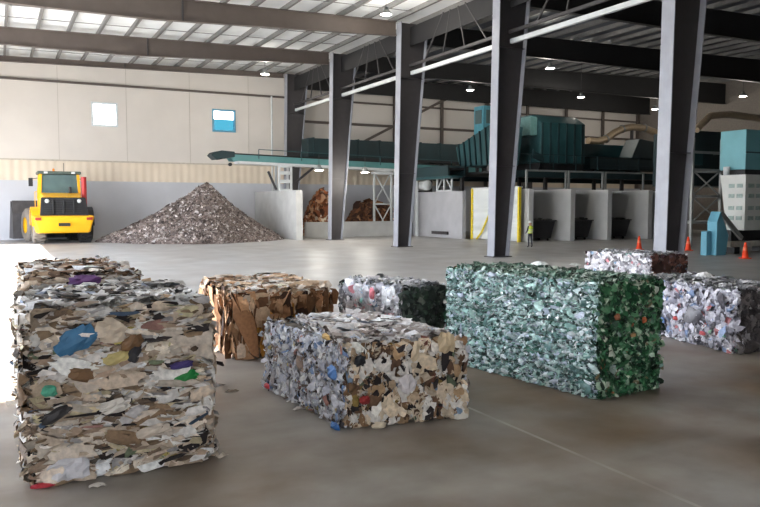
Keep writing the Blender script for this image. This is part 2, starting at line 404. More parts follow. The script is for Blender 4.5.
# ------------------------------------------------------------------ scraps, bales and heaps
def pal(*items):
    cols = np.array([lin(c) for c, w in items]); w = np.array([w for c, w in items], float)
    return cols, w/w.sum()
class Flakes:
    def __init__(s, seed): s.rng = np.random.default_rng(seed); s.P = []; s.C = []
    def face(s, c, nrm, dens, size, palette, tilt=.5, depth=.04, curl=.3, spin=.4, shape=None, minz=.004, sig=.4, lim=.04, clip=.028, g=3, rough=.34):
        R = s.rng; p00, p10, p11, p01 = [np.array(x, float) for x in c]
        U = (p10-p00+p11-p01)/2; V = (p01-p00+p11-p10)/2
        n = int(np.linalg.norm(np.cross(U, V))*dens)
        nr = np.array(nrm, float); nr /= np.linalg.norm(nr)
        ud = U/np.linalg.norm(U); vd = V/np.linalg.norm(V)
        u = R.random(n); v = R.random(n)
        pos = (p00*((1-u)*(1-v))[:,None]+p10*(u*(1-v))[:,None]+p11*(u*v)[:,None]+p01*((1-u)*v)[:,None])
        dep = R.normal(0, depth, n)-depth*.3
        if shape is not None: dep += shape(u, v)
        pos = pos+nr*dep[:,None]
        sz = np.exp(R.normal(0, sig, n)); sw = size[0]*sz*np.exp(R.normal(0, .25, n))/2; sh = size[1]*sz*np.exp(R.normal(0, .25, n))/2
        ph = R.normal(0, spin, n); tx = R.normal(0, tilt, n); ty = R.normal(0, tilt, n); cu = np.abs(R.normal(0, curl, n))
        cols, w = palette; ci = R.choice(len(cols), n, p=w); col = cols[ci]*np.exp(R.normal(0, .16, n))[:,None]
        kk = g*g; ln_ = np.linspace(-1, 1, g); ga, gb = np.meshgrid(ln_, ln_); ga = ga.ravel(); gb = gb.ravel()
        a = ga[None]*(1-.22*(gb[None]**2))+R.normal(0, .4/g*1.5, (n, kk)); b_ = gb[None]*(1-.22*(ga[None]**2))+R.normal(0, .4/g*1.5, (n, kk))
        x = a*sw[:,None]; y = b_*sh[:,None]
        xr = x*np.cos(ph)[:,None]-y*np.sin(ph)[:,None]; yr = x*np.sin(ph)[:,None]+y*np.cos(ph)[:,None]
        mn = np.minimum(sw, sh)[:,None]
        z = (1-gb[None]**2)*cu[:,None]*mn+R.normal(0, rough, (n, kk))*mn+np.tan(np.clip(tx, -1.1, 1.1))[:,None]*yr*.6+np.tan(np.clip(ty, -1.1, 1.1))[:,None]*xr*.6
        z = np.clip(z, -lim*1.6, lim)
        P = pos[:,None,:]+ud*xr[:,:,None]+vd*yr[:,:,None]+nr*z[:,:,None]
        if clip is not None:                               # keep pieces within the pressed outline of the bale
            for dd, ln in ((ud, np.linalg.norm(U)), (vd, np.linalg.norm(V))):
                q = (P-p00)@dd; jit = R.normal(0, clip, (n, 1))+R.normal(0, .012, (n, kk))
                P += (np.clip(q, jit-.008, ln+.008+jit)-q)[:,:,None]*dd
        P[:,:,2] = np.maximum(P[:,:,2], minz+R.random((n, kk))*.006)
        s.P.append((g, P)); s.C.append(np.clip(col, .01, .95))
    def build(s, name, material, parent=None, origin=(0,0,0)):
        V, F, C, o_ = [], [], [], 0
        for (g, P), col in zip(s.P, s.C):
            n = len(P); a = (np.arange(g-1)[:,None]*g+np.arange(g-1)[None]).ravel()
            q = np.stack([a, a+1, a+g+1, a+g], 1)
            F.append((np.arange(n)[:,None,None]*g*g+q[None]).reshape(-1, 4)+o_)
            V.append((P-np.array(origin)).reshape(-1, 3)); C.append(np.repeat(np.concatenate([col, np.ones((n, 1))], 1), g*g, 0)); o_ += n*g*g
        V, F, C = np.concatenate(V), np.concatenate(F), np.concatenate(C)
        me = bpy.data.meshes.new(name)
        me.vertices.add(len(V)); me.vertices.foreach_set('co', V.reshape(-1).astype(np.float32))
        me.loops.add(F.size); me.loops.foreach_set('vertex_index', F.reshape(-1).astype(np.int32))
        me.polygons.add(len(F)); me.polygons.foreach_set('loop_start', np.arange(0, F.size, 4).astype(np.int32))
        me.update(calc_edges=True)
        at = me.attributes.new('tint', 'FLOAT_COLOR', 'POINT')
        at.data.foreach_set('color', C.reshape(-1).astype(np.float32))
        me.materials.append(material)
        o = bpy.data.objects.new(name, me); COL.objects.link(o)
        if parent: o.parent = parent
        return o

def core_mat(name, a, bcol):
    m = bpy.data.materials.new(name); m.use_nodes = True
    nt = m.node_tree; b = nt.nodes['Principled BSDF']; b.inputs['Roughness'].default_value = .9
    tc = nt.nodes.new('ShaderNodeTexCoord'); v = nt.nodes.new('ShaderNodeTexVoronoi'); v.inputs['Scale'].default_value = 14
    rp = nt.nodes.new('ShaderNodeValToRGB'); rp.color_ramp.elements[0].color = (*lin(a), 1); rp.color_ramp.elements[1].color = (*lin(bcol), 1)
    nt.links.new(tc.outputs['Object'], v.inputs['Vector']); nt.links.new(v.outputs['Color'], rp.inputs['Fac'])
    nt.links.new(rp.outputs['Color'], b.inputs['Base Color'])
    return m
core_paper = core_mat('packed_paper', (66, 58, 52), (120, 110, 98))  # cores darker than their scraps: shade of the gaps put into the colour
core_card = core_mat('packed_cardboard', (60, 42, 30), (112, 80, 54))
core_green = core_mat('packed_green_plastic', (30, 62, 50), (78, 128, 110))
core_white = core_mat('packed_white_plastic', (104, 102, 108), (160, 158, 164))

class Bale: pass
def bale(name, label, cat, N, R, Lc, h, core, fmat, left, right, top, wires=(), seed=1, B=None, part='loose_scraps', back=None):
    N, R, Lc = [Vector((p[0], p[1], 0)) for p in (N, R, Lc)]
    B = Vector((B[0], B[1], 0)) if B is not None else R+Lc-N
    c = (N+R+B+Lc)/4
    ins = .035
    ring = [(p-c)*(1-ins/((p-c).length))+c for p in (N, R, B, Lc)]
    mb = MB(); n_u, n_v = 14, 10
    for i in range(4):                          # packed body with a slightly uneven skin
        p, q = ring[i], ring[(i+1) % 4]; e = (q-p); nn = Vector((e.y, -e.x, 0)).normalized()
        vs = []
        for j in range(n_v+1):
            for k in range(n_u+1):
                edge = k in (0, n_u) or j in (0, n_v)
                d = 0 if edge else .018*math.sin(k*2.1+j*1.7+i)+.012*math.sin(k*5.3-j*3.1)
                x = p+e*(k/n_u)+nn*d-c
                vs.append((x.x, x.y, .01+(h-.05)*j/n_v))
        mb.add(vs, [(j*(n_u+1)+k, j*(n_u+1)+k+1, (j+1)*(n_u+1)+k+1, (j+1)*(n_u+1)+k) for j in range(n_v) for k in range(n_u)])
    mb.add([((p-c).x, (p-c).y, h-.04) for p in ring], [(0,1,2,3)]); mb.add([((p-c).x, (p-c).y, .01) for p in ring], [(3,2,1,0)])
    root = tag(mb.build(name, core, None, c), label, cat, 'bales standing on the hall floor')
    fk = Flakes(seed); up = Vector((0, 0, h))
    back = back or {}
    def side(p, q, sp):
        e = q-p
        for k in (sp if isinstance(sp, list) else [sp]): fk.face((p, q, q+up, p+up), (e.y, -e.x, 0), **k)
    side(Lc, N, left); side(N, R, right)
    side(R, B, left); side(B, Lc, right)
    fk.face((N+up, R+up, B+up, Lc+up), (0, 0, 1), **top)
    tag(fk.build(part, fmat, root, c), kind='stuff')
    wm = mat('baling_wire', (92, 94, 92), .4, .8)
    for w in wires:
        a = MB(); off = .012
        if w[0] == 'h':                         # band lying all the way round
            pts = [((p-c)*(1+off/((p-c).length))+Vector((0, 0, w[1]*h))) for p in (N, R, B, Lc, N)]
        else:                                   # band over the top: at w[1] along the long or the short side
            if w[0] == 'l': p, q = Lc.lerp(N, w[1]), B.lerp(R, w[1])
            else: p, q = N.lerp(R, w[1]), Lc.lerp(B, w[1])
            d = (q-p).normalized()*off
            pts = [p-c-d+Vector((0,0,.02)), p-c-d+Vector((0,0,h+off)), q-c+d+Vector((0,0,h+off)), q-c+d+Vector((0,0,.02)), p-c-d+Vector((0,0,.02))]
        for p, q in zip(pts[:-1], pts[1:]): a.tube([p, q], .005, 6)
        a.build('baling_wire', wm, root)
    o = Bale(); o.root, o.N, o.R, o.L, o.B, o.c, o.h = root, N, R, Lc, B, c, h
    return o
def sheet(bl, face, px, py, w, hh, rgb, name, label, seed=0, rot=0.0, out=.05, fm=None, crump=.12):
    """one recognisable crumpled piece sticking out of a bale's face, found where the sight line meets that face"""
    d = ray(px, py); cam = Vector((0, 0, CAMH))
    if face == 'top':
        t = (bl.h-CAMH)/d.z; pos = cam+d*t; n = Vector((0, 0, 1)); e = (bl.R-bl.N).normalized(); up = n.cross(e)
    else:
        p, q = (bl.L, bl.N) if face == 'left' else (bl.N, bl.R)
        e = (q-p).normalized(); n = Vector((e.y, -e.x, 0)); t = (p-cam).dot(n)/d.dot(n); pos = cam+d*t; up = Vector((0, 0, 1))
    rg = random.Random(seed*31+int(px)+int(py)); k = 5; vs = []
    for j in range(k+1):
        for i in range(k+1):
            a = (i/k-.5)*w*(1+rg.uniform(-.14, .14)); b_ = (j/k-.5)*hh*(1+rg.uniform(-.14, .14))
            if (i in (0, k)) and (j in (0, k)): a *= .72; b_ *= .72
            x = a*math.cos(rot)-b_*math.sin(rot); y = a*math.sin(rot)+b_*math.cos(rot)
            edge = max(abs(i/k-.5), abs(j/k-.5))*2
            z = .085+out*(1-edge**2*.8)+rg.uniform(-1, 1)*crump*min(w, hh)*.5
            vs.append(pos+e*x+up*y+n*z-bl.c)
            if vs[-1].z < .006: vs[-1].z = .006
    mb = MB().add(vs, [(j*(k+1)+i, j*(k+1)+i+1, (j+1)*(k+1)+i+1, (j+1)*(k+1)+i) for j in range(k) for i in range(k)])
    mm = fm or mat('scrap_%d_%d_%d' % rgb, rgb, .55, 0, .18, 9)
    o = mb.build(name, mm, bl.root); o['label'] = label
    return o

mixed = pal(((216,204,188), 5), ((198,180,160), 5), ((170,148,128), 4), ((234,228,222), 5), ((142,120,96), 3), ((112,94,78), 2.4), ((176,172,170), 2), ((52,46,45), 3), ((196,182,150), 2), ((196,180,110), .25), ((170,130,120), .25), ((84,102,124), .3), ((120,130,104), .5))
mixed_top = pal(((206,204,202), 5), ((182,178,174), 4), ((150,146,142), 3), ((226,226,226), 3), ((120,104,88), 2), ((80,72,68), 1.4), ((176,150,120), 1.2), ((150,158,172), 1.4))
layer = dict(dens=900, size=(.12, .046), lim=.06, clip=.035, palette=mixed, tilt=.8, depth=.036, curl=.5, spin=.3, sig=.5)
def strata(u, v): return .022*np.sin(v*31+2*np.sin(u*5))+.02*np.sin(u*9+v*14)
layer['shape'] = strata
light_mix = pal(((222,208,192), 5), ((206,188,168), 4), ((232,228,222), 5), ((168,150,130), 2), ((150,124,98), 1.2), ((182,178,176), 2), ((206,196,160), .6))
layer = [{**layer, 'dens': 800, 'size': (.15, .03), 'spin': .16}, dict(dens=95, size=(.2, .095), palette=light_mix, tilt=.5, depth=.02, curl=.6, spin=.25, sig=.45, lim=.075, clip=.03, g=6, rough=.2, shape=strata)]
layr = layer
topm = dict(dens=520, size=(.13, .1), palette=mixed_top, tilt=.35, depth=.025, curl=.4, spin=3, sig=.45)

# tall grey-white paper bale nearest on the left and the one behind it
FLp, FRp = G(35, 485), G(208, 459)
along = Vector((-.46, .888, 0))
B1 = bale('mixed_paper_bale', 'tall bale of cream and grey mixed waste paper, nearest bale at the left edge', 'bale', FLp, FRp, FLp+along*1.75, 1.5, core_paper, PAPER,
          layer, layr, topm, [('h', z) for z in (.18, .38, .58, .78)], seed=3)
o2 = along*2.05+Vector((.02, .0, 0))
B2 = bale('mixed_paper_bale', 'mixed waste paper bale with a purple scrap, standing behind the tall left bale', 'bale', FLp+o2+Vector((.08, 0, 0)), FRp+o2-Vector((.3, .1, 0)), FLp+o2+Vector((.08, 0, 0))+along*2.2, 1.6, core_paper, PAPER,
          layer, layr, {**topm, 'palette': pal(((176,150,126), 4), ((206,196,184), 3), ((120,92,70), 3), ((220,220,222), 3), ((84,66,56), 1.5))}, [('h', z) for z in (.2, .4, .6, .8)], seed=4)
sheet(B1, 'right', 76, 338, .36, .2, (58,112,150), 'plastic_sheet', 'bright blue plastic sheet', rot=.5)
sheet(B1, 'right', 110, 330, .24, .22, (206,190,170), 'cardboard_scrap', 'large cream cardboard scrap', rot=-.3)
sheet(B1, 'right', 130, 341, .2, .12, (128,96,66), 'cardboard_scrap', 'brown cardboard scrap', rot=.4)
sheet(B1, 'right', 184, 376, .22, .13, (32,132,62), 'carton', 'green carton', rot=.35)
sheet(B1, 'right', 180, 363, .2, .07, (70,58,118), 'carton', 'purple carton edge', rot=.1)
sheet(B1, 'right', 49, 389, .12, .1, (82,168,140), 'plastic_scrap', 'sea green plastic scrap')
sheet(B1, 'right', 70, 466, .34, .2, (210,208,212), 'paper_bag', 'crumpled white paper bag', crump=.25)
sheet(B1, 'right', 44, 482, .2, .06, (180,50,62), 'carton', 'red flattened carton')
sheet(B1, 'right', 56, 412, .26, .1, (52,50,52), 'plastic_scrap', 'black plastic scrap', rot=.5)
sheet(B1, 'right', 133, 353, .1, .18, (48,48,54), 'plastic_scrap', 'black plastic scrap', rot=-.4)
sheet(B1, 'right', 116, 356, .22, .1, (200,184,124), 'paper_scrap', 'straw yellow paper scrap', rot=.2)
sheet(B1, 'right', 112, 404, .3, .12, (210,204,196), 'paper_scrap', 'long white paper scrap', rot=.15, crump=.25)
sheet(B1, 'right', 150, 428, .3, .1, (214,200,184), 'paper_scrap', 'cream paper scrap', rot=.2, crump=.25)
sheet(B1, 'right', 80, 372, .22, .12, (122,92,64), 'cardboard_scrap', 'brown cardboard scrap', rot=-.2)
sheet(B2, 'right', 84, 281, .34, .16, (104,62,122), 'plastic_scrap', 'purple plastic scrap', out=.1)
sheet(B2, 'right', 30, 287, .2, .16, (226,206,186), 'paper_bag', 'cream paper bag', crump=.3)

# brown cardboard bale
brown = pal(((186,144,108), 5), ((156,112,78), 5), ((214,182,150), 3.6), ((110,74,48), 3.4), ((70,46,32), 3), ((222,200,178), 1.6), ((196,140,60), .5))
browntop = pal(((222,206,190), 5), ((204,176,148), 4), ((232,228,224), 3.5), ((156,122,94), 1.6), ((100,78,62), .8))
folds = lambda u, v: .05*np.sin(u*19+1.3*np.sin(v*4))-.05*(1-v)
bspec = dict(dens=260, size=(.12, .4), clip=.06, palette=brown, tilt=.6, depth=.05, curl=.9, spin=.22, shape=folds, sig=.4, lim=.09)
bale('cardboard_bale', 'brown cardboard bale with vertical folds, between the tall left bale and the low mixed bale', 'bale', (-2.25, 11.35), (-.85, 11.95), (-3.15, 13.3), 1.0, core_card, PAPER,
     bspec, bspec, {**topm, 'palette': browntop, 'dens': 260, 'size': (.3, .18), 'lim': .1, 'tilt': .6}, [('s', .25), ('s', .5), ('s', .75)], seed=5, B=(-1.75, 14.1))

# low wide bale in the middle
blue_white = pal(((226,226,234), 7), ((204,206,218), 5), ((238,238,240), 6), ((186,182,186), 3), ((150,132,120), 2), ((84,78,80), 1.6), ((150,174,214), 1.2), ((190,140,130), .3), ((206,190,140), .3))
beige_mix = pal(((214,196,172), 5), ((190,166,138), 3.4), ((226,220,212), 6), ((140,110,82), 3.4), ((96,72,56), 3), ((48,42,42), 4), ((150,126,70), .8), ((90,100,80), .8), ((124,76,66), .15), ((120,140,160), .5))
pale_top = pal(((220,214,212), 5), ((196,188,184), 4), ((230,228,230), 4), ((160,148,142), 2), ((110,96,90), 1.2), ((190,198,216), 1.5))
B3 = bale('mixed_scrap_bale', 'low wide bale with white left side and beige-brown right end, front middle of the floor', 'bale', G(346, 429), G(464, 416), G(267, 388), .9, core_paper, PAPER,
     dict(dens=1900, size=(.038, .066), palette=blue_white, tilt=.6, depth=.03, curl=.6, spin=.5), [dict(dens=900, size=(.06, .09), palette=beige_mix, tilt=.6, depth=.035, curl=.6, spin=.5), dict(dens=75, size=(.11, .15), palette=pal(((216,198,172), 4), ((228,222,214), 5), ((176,146,112), 2), ((120,92,70), 1)), tilt=.5, depth=.025, curl=.7, spin=.5, lim=.07, g=6, rough=.2)],
     dict(dens=420, size=(.15, .12), palette=pale_top, tilt=.35, depth=.022, curl=.4, spin=3), [('s', .2), ('s', .42), ('s', .64), ('s', .86)], seed=6)
sheet(B3, 'right', 443, 341, .2, .24, (206,184,150), 'cardboard_scrap', 'large tan cardboard scrap', rot=.2)
sheet(B3, 'right', 404, 382, .2, .2, (214,208,210), 'paper_scrap', 'large white paper scrap', rot=.6)
sheet(B3, 'right', 362, 398, .12, .09, (150,44,44), 'plastic_scrap', 'dark red plastic scrap')
sheet(B3, 'left', 343, 425, .18, .1, (52,104,168), 'plastic_scrap', 'blue plastic scrap at the foot corner')
sheet(B3, 'left', 340, 372, .2, .16, (98,142,206), 'plastic_scrap', 'light blue plastic scrap')
sheet(B3, 'right', 357, 359, .12, .12, (30,32,36), 'plastic_scrap', 'black plastic scrap')
sheet(B3, 'left', 334, 336, .16, .07, (212,176,112), 'paper_scrap', 'ochre paper scrap')
sheet(B3, 'left', 274, 385, .14, .07, (206,72,76), 'plastic_scrap', 'red plastic scrap')
sheet(B3, 'right', 457, 415, .16, .1, (220,216,206), 'paper_scrap', 'white paper scrap at the foot')
sheet(B3, 'right', 376, 424, .16, .1, (214,200,176), 'cardboard_scrap', 'cream cardboard scrap at the foot')
sheet(B3, 'right', 412, 350, .09, .22, (210,190,160), 'cardboard_scrap', 'cream upright cardboard scrap', rot=-.2)

# large green bottle bale
mint = pal(((164,196,188), 6), ((192,210,208), 5), ((132,172,164), 4), ((218,228,230), 3.5), ((100,136,132), 3), ((58,92,86), 2.6), ((34,56,52), 2), ((178,188,204), 3))  # side paler than the end: partly own plastic, partly side light put in
green_end = pal(((52,108,70), 5), ((36,78,52), 5), ((92,142,104), 3.5), ((150,178,150), 2), ((190,200,180), 1.4), ((24,48,36), 3), ((120,110,80), .8), ((160,92,56), .2))
green_top = pal(((96,132,114), 4), ((150,176,160), 4), ((196,208,200), 2.5), ((54,92,74), 3), ((36,60,50), 1.5))
def grooves(u, v):
    d = .012*np.sin(u*23+v*9)
    for k in (.16, .31, .47, .62, .78): d = d-.05*np.exp(-((v-k)/.02)**2)
    return d
B4 = bale('bottle_bale', 'large bale of crushed green plastic bottles, right of the low mixed bale', 'bale', G(597, 400), G(658, 388), G(447, 361), 1.44, core_green, PLASTIC,
     dict(dens=3600, size=(.05, .026), palette=mint, tilt=.7, depth=.022, curl=.9, spin=.5, shape=grooves), dict(dens=1900, size=(.042, .06), palette=green_end, tilt=.6, depth=.025, curl=.9, spin=.9),
     dict(dens=1500, size=(.055, .04), palette=green_top, tilt=.5, depth=.022, curl=.9, spin=3), [('h', z) for z in (.16, .31, .47, .62, .78)], seed=7)
sheet(B4, 'right', 611, 316, .09, .08, (150,92,62), 'bottle', 'crushed orange bottle')
sheet(B4, 'right', 638, 319, .08, .08, (168,88,50), 'bottle', 'crushed orange bottle')
sheet(B4, 'right', 627, 334, .09, .05, (176,140,96), 'bottle', 'crushed tan bottle')
sheet(B4, 'top', 540, 271, .24, .2, (224,228,226), 'plastic_bag', 'white plastic bag on top', out=.06)
sheet(B4, 'top', 575, 271, .16, .14, (220,224,222), 'plastic_bag', 'small white plastic bag on top', out=.03)

# white bale with dark green end
white_mix = pal(((232,230,234), 7), ((212,208,214), 4), ((180,178,186), 3), ((140,136,142), 1.6), ((226,150,158), .8), ((150,180,210), .8), ((110,160,150), .5), ((90,86,92), .8))
dark_mix = pal(((48,58,54), 5), ((34,40,40), 4), ((78,92,84), 3), ((116,124,118), 1.6), ((60,80,66), 2))
wtop = pal(((200,198,204), 5), ((170,172,178), 4), ((226,226,228), 3), ((120,124,126), 3), ((90,96,94), 1.5))
wsp = dict(dens=420, size=(.09, .1), palette=white_mix, tilt=.6, depth=.03, curl=.6, spin=1)
B5 = bale('plastic_film_bale', 'white plastic bale with dark green end, half hidden behind the low mixed bale', 'bale', (.36, 12.45), (1.15, 12.95), (-.74, 13.75), .99, core_white, PLASTIC,
     wsp, {**wsp, 'palette': dark_mix}, {**wsp, 'palette': wtop, 'spin': 3, 'tilt': .35}, [('l', .3), ('l', .6)], seed=8)
sheet(B5, 'left', 376, 293, .14, .2, (228,128,138), 'plastic_scrap', 'pink plastic scrap')

# far white bale with brown-red end
rust = pal(((96,64,56), 5), ((70,46,42), 4), ((140,96,84), 3), ((170,140,128), 1.6), ((48,34,34), 2.5), ((110,84,96), 1.5))
bale('plastic_film_bale', 'low white bale with rusty brown end, behind the green bale beside the nearest column', 'bale', (7.72, 20.9), (8.95, 21.5), (6.35, 22.6), .97, core_white, PLASTIC,
     {**wsp, 'dens': 320, 'size': (.1, .11)}, {**wsp, 'palette': rust, 'dens': 320, 'size': (.12, .12)}, {**wsp, 'palette': wtop, 'spin': 3, 'dens': 320}, [('l', .3), ('l', .6)], seed=9)

# white bale on the right edge
white_red = pal(((222,220,228), 6), ((196,194,206), 5), ((166,164,176), 3.5), ((120,116,126), 2), ((196,120,124), .6), ((140,160,196), .9), ((80,76,84), 1.4), ((130,166,140), .3))
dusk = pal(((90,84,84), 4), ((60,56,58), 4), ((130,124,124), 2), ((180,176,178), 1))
bulge = lambda u, v: .05*np.abs(np.sin(u*8.2+.4))-.02
B7 = bale('plastic_film_bale', 'white plastic bale flecked red and blue, right of the green bale at the frame edge', 'bale', (5.74, 11.75), (6.85, 12.3), (4.98, 14.1), 1.02, core_white, PLASTIC,
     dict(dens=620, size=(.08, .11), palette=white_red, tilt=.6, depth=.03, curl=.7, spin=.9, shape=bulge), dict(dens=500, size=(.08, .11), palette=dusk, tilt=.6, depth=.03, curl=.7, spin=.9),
     {**wsp, 'palette': wtop, 'spin': 3, 'tilt': .4}, [('l', .3), ('l', .62)], seed=10)
sheet(B7, 'top', 704, 282, .3, .22, (236,236,236), 'paper_sheet', 'white sheet sticking up from the top', out=.1)
sheet(B7, 'left', 680, 318, .12, .07, (206,84,84), 'plastic_scrap', 'red plastic scrap')
sheet(B7, 'left', 707, 333, .14, .07, (196,92,100), 'plastic_scrap', 'red plastic scrap')
sheet(B7, 'left', 666, 320, .14, .12, (110,140,196), 'plastic_scrap', 'blue plastic scrap')
sheet(B7, 'left', 728, 334, .12, .1, (130,178,158), 'plastic_scrap', 'pale green plastic scrap')

# loose bits on the floor
def litter(px, py, w, hh, rgb, label, rot):
    p = G(px, py); rg = random.Random(int(px*7+py)); k = 4; vs = []
    for j in range(k+1):
        for i in range(k+1):
            x = (i/k-.5)*w*(1+rg.uniform(-.2, .2)); y = (j/k-.5)*hh*(1+rg.uniform(-.2, .2))
            vs.append((x*math.cos(rot)-y*math.sin(rot), x*math.sin(rot)+y*math.cos(rot), .006+rg.random()*.03*(1 if 0 < i < k else .4)))
    mb = MB().add(vs, [(j*(k+1)+i, j*(k+1)+i+1, (j+1)*(k+1)+i+1, (j+1)*(k+1)+i) for j in range(k) for i in range(k)])
    tag(mb.build('paper_scrap', mat('scrap_%d_%d_%d' % rgb, rgb, .55, 0, .18, 9), None, p), label, 'scrap')
litter(98, 487, .14, .07, (220,214,206), 'small white paper scrap on the floor in front of the tall left bale', .3)
litter(222, 457, .12, .06, (196,184,168), 'small pale scrap on the floor at the right foot of the tall left bale', 1.0)
litter(216, 385, .3, .06, (96,86,76), 'thin dark strip on the floor between the tall left bale and cardboard bale', -.5)
litter(298, 410, .14, .06, (206,200,194), 'white scrap on the floor along the left foot of the low mixed bale', .8)
litter(232, 392, .16, .05, (126,112,98), 'small brown scrap on the floor left of the low mixed bale', .2)

# grey heap in the bunker on the left
PKS, PKR = 12.9, 51.0
def heap(name, label, cat, s, r, z, rx0, rx1, ry, palette, seed, dens=26, size=(.3, .2), back=99, core=(70, 64, 62), rag=.12, dome=0):
    nr, na = 18, 56; vs = [(0, 0, z)]; rg = random.Random(seed); ph = [rg.uniform(0, 6.3) for _ in range(6)]
    def hgt(t): return z*(1-t**2.6) if dome else z*(1-t)**1.08*(1-.10*math.sin(math.pi*t))
    for i in range(1, nr+1):
        for k in range(na):
            a = 2*math.pi*k/na; t = i/nr
            rag_ = 1+rag*t*(math.sin(3*a+ph[0])*.5+math.sin(5*a+ph[1])*.35+math.sin(9*a+ph[2])*.2)
            x = math.cos(a)*(rx1 if math.cos(a) > 0 else rx0)*t*rag_; y = math.sin(a)*ry*t*rag_
            y = min(y, back)
            vs.append((x, y, max(0.0, hgt(t)+rg.uniform(-.05, .05)*(t < 1)*z*.35)))
    fs = [(0, 1+k, 1+(k+1) % na) for k in range(na)]
    for i in range(nr-1):
        for k in range(na): fs.append((1+i*na+k, 1+(i+1)*na+k, 1+(i+1)*na+(k+1) % na, 1+i*na+(k+1) % na))
    mb = MB().add(vs, fs, 0, True)
    o = tag(mb.build(name, core_mat(name+'_core', core, tuple(int(c*1.5) for c in core)), None, W(s, r), A), label, cat, None, 'stuff')
    fk = Flakes(seed)
    for f in fs:
        pts = [vs[i] for i in f]
        if len(pts) == 3: pts.append(pts[2])
        n = (Vector(pts[1])-Vector(pts[0])).cross(Vector(pts[2])-Vector(pts[0]))
        if n.length < 1e-6: continue
        if n.z < 0: n = -n
        ar = n.length if len(f) == 4 else n.length/2
        d = dens
        if ar*d < 1: d = 1.01/ar if random.random() < ar*d else 0
        if d: fk.face(pts, n, d, size, palette, tilt=.6, depth=.03, curl=.5, spin=3, minz=.0, lim=.08, clip=None)
    tag(fk.build('loose_scraps', PAPER, o), kind='stuff')
    return o
greypile = pal(((140,126,120), 5), ((164,152,146), 4), ((110,98,94), 4), ((192,184,180), 1.6), ((80,70,68), 2.5), ((214,208,206), .5))
heap('scrap_heap', 'tall grey-brown heap of shredded waste against the concrete wall beside the loader', 'heap', PKS, PKR, 4.0, 7.3, 5.0, 5.4, greypile, 21, 170, (.12, .09), 5.1, (92, 82, 78))
orangep = pal(((176,110,70), 4), ((140,84,56), 4), ((206,160,124), 2.5), ((90,56,42), 3), ((210,190,170), 1))
p = G(322, 226, .0); s_, r_ = CA*p.x+SA*p.y, -SA*p.x+CA*p.y
heap('cardboard_heap', 'orange-brown cardboard heap seen left of the second column behind the concrete partition', 'heap', 22.75, 53.9, 3.3, 1.4, 1.3, 2.0, orangep, 22, 60, (.4, .3), 2.0, (90, 60, 44), .2, 1)
heap('cardboard_heap', 'dark brown cardboard heap seen between the second and third columns', 'heap', 27.0, 53.9, 2.6, 2.2, 3.4, 2.0, pal(((130,86,58), 4), ((96,64,46), 5), ((70,46,36), 4), ((180,136,100), 1.2)), 23, 60, (.4, .3), 2.0, (70, 48, 36), .2, 1)
tag(MB().box(-4.6, 4.3, -.2, .2, 0, 1.15).build('concrete_barrier', conc_lt, None, W(24.6, 50.6), A, .03), 'low pale concrete barrier in front of the cardboard heaps', 'barrier')
# bunker partition right of the heap
tag(MB().box(-.25, .25, 0, 9.1, 0, 3.42).build('concrete_partition', conc_lt, None, W(18.35, 47.5), A, .03), 'pale concrete partition wall holding the right side of the grey heap', 'partition')

# ------------------------------------------------------------------ conveyor over the heap
t = hall('belt_conveyor', 'long teal belt conveyor pointing over the grey heap', 'conveyor', 13.4, 50.9, 5.4)
Lc = 24.5; dz = -.022
a = MB()
for y in (-.62, .54): a.hexa([(1.2, y, .08+dz), (Lc, y, .08+dz*Lc), (Lc, y+.08, .08+dz*Lc), (1.2, y+.08, .08+dz)], [(.9, y, .5), (Lc, y, .5+dz*Lc), (Lc, y+.08, .5+dz*Lc), (.9, y+.08, .5)])
a.build('side_frame', mat('faded_teal_paint', (84, 132, 132), .45, 0, .1, 1.0), t)
a = MB(); a.hexa([(0, -.5, .5), (Lc, -.5, .5+dz*Lc), (Lc, .5, .5+dz*Lc), (0, .5, .5)], [(.2, -.5, .62), (Lc, -.5, .62+dz*Lc), (Lc, .5, .62+dz*Lc), (.2, .5, .62)]); a.build('belt', black, t)
a = MB(); a.prism([(-.35, .42), (0, .12), (1.3, .3), (1.3, .68), (.4, .74), (-.15, .62)], -.64, .64); a.build('head_hood', teal_dark, t, bevel=.04)
a = MB(); a.lathe([(0, -.55), (.22, -.55), (.22, .55), (0, .55)], (.35, 0, .36), 'y'); a.build('head_pulley', dark_in, t)
a = MB(); a.hexa([(1.6, -.5, -.12), (Lc, -.5, -.12+dz*Lc), (Lc, .5, -.12+dz*Lc), (1.6, .5, -.12)], [(1.6, -.6, .08+dz), (Lc, -.6, .08+dz*Lc), (Lc, .6, .08+dz*Lc), (1.6, .6, .08+dz)]); a.build('drip_pan', white_st, t)
a = MB().lathe([(0, -.1), (.12, -.1), (.12, .1), (0, .1)], (1.0, -.45, -.2), 'y'); a.build('belt_scraper', dark_in, t)
for k in range(7):
    x = 3+k*3.2; a = MB(); a.beam((x, -.66, .3+dz*x), (x, -.66, .95+dz*x), .05, .05); a.beam((x, -.66, .95+dz*x), (min(x+3.2, Lc), -.66, .95+dz*(x+3.2)), .05, .05); a.build('guard_rail', teal, t)
def lattice(t, x, y, w, z0, z1, mt, nb=2, bw=.12):
    a = MB()
    for sx in (-w/2, w/2): a.beam((x+sx, y, z0), (x+sx, y, z1), bw, bw)
    for k in range(nb+1):
        z = z0+(z1-z0)*k/nb; a.beam((x-w/2, y, z), (x+w/2, y, z), bw*.8, bw*.8)
    for k in range(nb):
        za, zb = z0+(z1-z0)*k/nb, z0+(z1-z0)*(k+1)/nb
        a.beam((x-w/2, y, za), (x+w/2, y, zb), bw*.5, bw*.5); a.beam((x+w/2, y, za), (x-w/2, y, zb), bw*.5, bw*.5)
    return a.build('lattice_leg', mt, t)
a = MB()                                       # tower with punched plates standing on the partition
